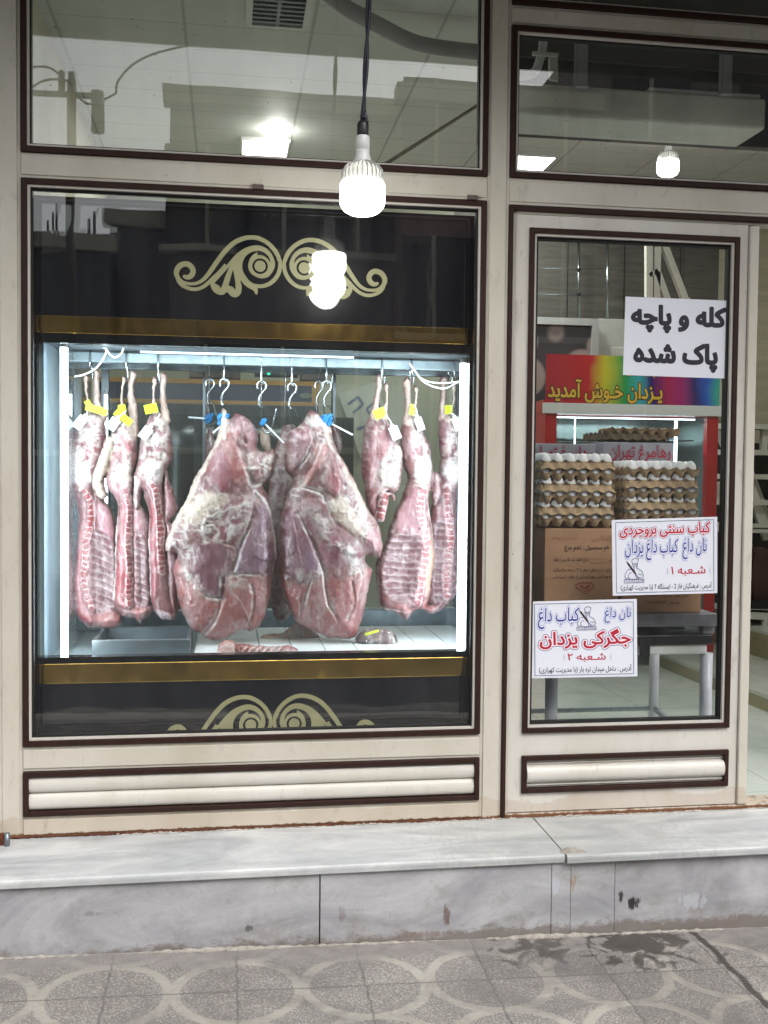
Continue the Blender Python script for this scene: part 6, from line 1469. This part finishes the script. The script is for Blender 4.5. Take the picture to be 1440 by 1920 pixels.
# raised floor with beige risers
A0 = ZP(1255, 1258, 0); B0 = ZP(1445, 1338, 0); hs_ = U(1255, 1232, A0[1])[2]
dirx, diry = B0[0]-A0[0], B0[1]-A0[1]; Lb = math.hypot(dirx, diry); ex, ey = dirx/Lb, diry/Lb
P0 = (A0[0], A0[1]); P1 = (A0[0]+ex*3.2, A0[1]+ey*3.2)
m_beige = mat('beige_riser', (150, 142, 112), .4, var=.15, scale=6)
def plat(off, z0, z1, nm):
    nxn, nyn = -ey, ex
    if nyn < 0: nxn, nyn = -nxn, -nyn
    q0 = (P0[0]+nxn*off, P0[1]+nyn*off); q1 = (P1[0]+nxn*off, P1[1]+nyn*off)
    pts = [q0, q1, (RX1-.01, max(q1[1], .15)) , (RX1-.01, RY-.26), (q0[0], RY-.26)]
    mb = MB().prism([(x, y, z0) for x, y in pts], (0, 0, z1-z0)); struct(nm, mb, m_beige)
    struct(nm+'_top', MB().prism([(x, y, z1+.0005) for x, y in pts], (0, 0, .02)), mat(nm+'_marble', (186, 190, 180), .2, var=.08))
plat(0.0, 0.0, hs_-.02, 'raised_step'); plat(.55, hs_+.001, hs_+.15, 'raised_floor')

# fridge with a blue yellow trimmed header, seen through the case
bf = thing('wall_fridge', 'dark wall fridge with a blue header edged in yellow wood, seen through the display case', 'fridge', (1.3, 3.9, 0))
YW = 3.6; a = U(150, 706, YW); b = U(598, 760, YW)
m_bl = mat('navy_panel', (24, 44, 92), .4, var=.1); m_yw = mat('yellow_wood', (176, 132, 50), .5, var=.15)
build('header', MB().box((a[0], YW, b[2]+.02), (b[0]-.05, YW+.4, a[2]-.03)), m_bl, bf)
mb = MB(); mb.box((a[0], YW-.02, a[2]-.0295), (b[0], YW+.02, a[2])); mb.box((a[0], YW-.02, b[2]-.005), (b[0], YW+.02, b[2]+.0195)); mb.box((b[0]-.0495, YW-.02, b[2]+.02), (b[0], YW+.02, a[2]-.03)); build('yellow_edging', mb, m_yw, bf)
build('body', MB().box((a[0], YW+.03, .1), (b[0], YW+.5, b[2]-.006)), mat('fridge_dark', (52, 62, 66), .3), bf)
for i in range(5):
    x = a[0]+.08+i*.36; build('glass_door', MB().box((x, YW, .55), (x+.30, YW+.028, b[2]-.08)), mat('door_glass_dark%d' % i, (34+i*4, 44+i*3, 50), .06), bf)
build('door_light', MB().box((a[0]+.45, YW-.012, .78), (a[0]+.47, YW-.0005, b[2]-.30)), emit('faint_strip', (190, 220, 235), .7), bf)
m_ov = mat('oval_badge', (120, 140, 130), .4); c0 = U(574, 741, YW-.03); build('badge', MB().prism([(c0[0]+.045*math.cos(t/20*2*math.pi), YW-.003, c0[2]+.018*math.sin(t/20*2*math.pi)) for t in range(20)], (0, .0025, 0)), m_ov, bf)
gd = thing('wall_device', 'small grey box with a green light above the blue fridge header', 'device', U(505, 702, YW)); a = U(478, 690, YW); b = U(560, 706, YW)
build('casing', MB().box((a[0], YW-.02, b[2]), (b[0], YW+.12, a[2])), m_steel_d, gd, .004); c0 = U(504, 700, YW-.03)
build('green_lamp', MB().tube([(c0[0], YW-.03, c0[2]), (c0[0], YW-.0205, c0[2])], .009, 12), emit('green_led', (40, 255, 150), 3.5), gd)
for i, (px, w, h) in enumerate(((385, 60, 12), (436, 30, 10), (590, 50, 16))):
    q = U(px, 706, YW); bxx = thing('storage_box', ['wide flat box on top of the blue fridge at its left', 'small box on top of the blue fridge in its middle', 'taller grey box on top of the blue fridge at its right end'][i], 'box', q)
    build('carton', MB().box((q[0]-w*.0018, YW+.02, a[2]-.07), (q[0]+w*.0018, YW+.2, a[2]-.07+h*.008)), m_gtab, bxx, .003)
    build('lid', MB().box((q[0]-w*.0019, YW+.015, a[2]-.0695+h*.008), (q[0]+w*.0019, YW+.205, a[2]-.0595+h*.008)), m_white, bxx)
ps = thing('wall_poster', 'tilted pale poster with blue drawings on the wall right of the beef joints', 'poster', U(690, 770, 4.1))
qp = [U(x, y, 4.12) for x, y in [(634,738),(705,716),(735,800),(676,860)]]
build('paper', MB().prism(qp, (0, .01, 0)), mat('poster_grey', (164, 168, 156), .6, var=.1), ps)
mb = MB(); 
for pts in ([(.15,.2),(.45,.15),(.5,.3),(.2,.35)], [(.55,.4),(.85,.35),(.88,.55),(.6,.6),(.55,.4)], [(.15,.6),(.8,.75)], [(.3,.8),(.5,.85)]): line_on(mb, qp, pts, .018, .003)
build('drawing', mb, ink((70, 92, 120)), ps)

# ------------------------------------------------------------------ what stands across the street (seen mirrored in the glass)
m_fac = mat('brown_facade', (112, 104, 102), .8, var=.12, scale=1.5)
m_fac2 = mat('pinkish_brick', (150, 122, 112), .8, var=.2, scale=6, stretch=(1, 1, 6))
m_win = mat('far_window', (30, 34, 40), .08)
def facade(name, label, x0, x1, yd, z1, m, cols=0, rows=0, ww=.9, wh=1.3, depth=5, z0w=1.5, gap=3.0, xoff=0.0):
    r = thing(name, label, 'building', ((x0+x1)/2, -yd-depth/2, -.42)); build('wall', MB().box((x0, -yd-depth, -.42), (x1, -yd, z1)), m, r)
    build('parapet', MB().box((x0-.1, -yd-.2, z1+.001), (x1+.1, -yd+.12, z1+.25)), m_wcream, r)
    for j in range(rows):
        for i in range(cols):
            x = x0+xoff+(x1-x0-xoff)*(i+.5)/cols; z = z0w+j*gap
            w = build('window', MB().box((x-ww/2, -yd+.0, z), (x+ww/2, -yd+.03, z+wh)), m_win, r)
            mb = MB(); mb.box((x-ww/2-.08, -yd+.001, z-.1), (x+ww/2+.08, -yd+.14, z-.002)); mb.box((x-.03, -yd+.0305, z+.0), (x+.03, -yd+.05, z+wh)); build('window_frame', mb, m_wcream, w)
YD = 13.0
def mx(px, py, yd): return MR(px, py, yd)[0]
def mz(px, py, yd): return MR(px, py, yd)[2]
facade('low_house', 'low dark roofed house across the street, reflected at the left of the black header', mx(-500, 470, YD), mx(205, 460, YD), YD, mz(130, 468, YD), mat('low_wall', (95, 95, 98), .85), 3, 1)
for i, px in enumerate((88, 100, 108, 170, 180)):
    x, y, z = MR(px, 466, YD+.5); h = .35+.2*(i % 3); c_ = build('chimney_pipe', MB().tube([(x, y, z+.2), (x, y, z+.25+h*.6)], .022, 8), m_dark); tag(c_, ['first', 'second', 'third', 'fourth', 'fifth'][i]+' thin roof pipe from the left on the low house across the street', 'pipe', 'roof pipes across the street')
facade('brown_building', 'broad brown building across the street, reflected behind the bulb and in the upper window', mx(320, 230, YD), mx(735, 210, YD), YD-.4, mz(520, 205, YD-.4), m_fac, 3, 2, 1.3, 1.5, 5, 1.6, 3.0)
facade('brick_building', 'tall brick building with window columns across the street at the right', mx(737, 210, YD), mx(1080, 200, YD), YD-1.0, mz(760, 188, YD-1.0), m_fac2, 3, 3, 1.0, 1.5, 6, 1.0, 2.3)
facade('grey_block', 'long grey block across the street, farthest to the right', mx(1090, 300, YD), mx(2200, 300, YD), YD-.2, mz(1200, 60, YD-.2), mat('grey_block_wall', (128, 126, 122), .8), 5, 3, 1.3, 1.5, 6, 1.4, 2.6)
facade('grey_shed', 'plain dark sloping mass between the low house and the brown building', mx(206, 400, YD+1), mx(318, 400, YD+1), YD+1, mz(270, 425, YD+1), mat('shed_wall', (100, 98, 98), .85), 1, 1)
# utility pole with transformer and wires
pl = thing('utility_pole', 'utility pole with a small transformer across the street', 'pole', (MR(134, 300, 7.5)[0], -7.5, -.42)); x, y, z = MR(134, 148, 7.5)
build('mast', MB().tube([(x, y, -.42), (x, y, z)], .045, 12), mat('pole_wood', (84, 78, 72), .8), pl); build('crossarm', MB().bar((x-.5, y, z-.15), (x+.3, y, z-.15), .05, .05), m_dark, pl)
build('transformer', MB().tube([(x+.25, y, z-.1), (x+.25, y, z-.50)], .065, 12), m_dark, pl)
for dx in (-.1, .0): build('insulator', MB().tube([(x+dx, y, z-.11), (x+dx, y, z+.08)], .035, 8), m_dark, pl)
for i, (pts, lab) in enumerate((([(134,160),(160,192),(190,186),(218,172)], 'lower wire running right from the utility pole'), ([(218,172),(222,148),(260,110),(330,86),(420,70)], 'long wire rising right from the lower wire'), ([(134,150),(90,146),(60,160),(20,200)], 'wire drooping left from the utility pole'), ([(120,146),(90,124),(50,126),(0,150)], 'upper wire running left from the utility pole'))):
    w_ = build('overhead_wire', MB().tube([tuple(q) for q in spline([MR(a, b, 7.5) for a, b in pts], 6)], .012, 6), m_dark); tag(w_, lab, 'wire', 'overhead wires')
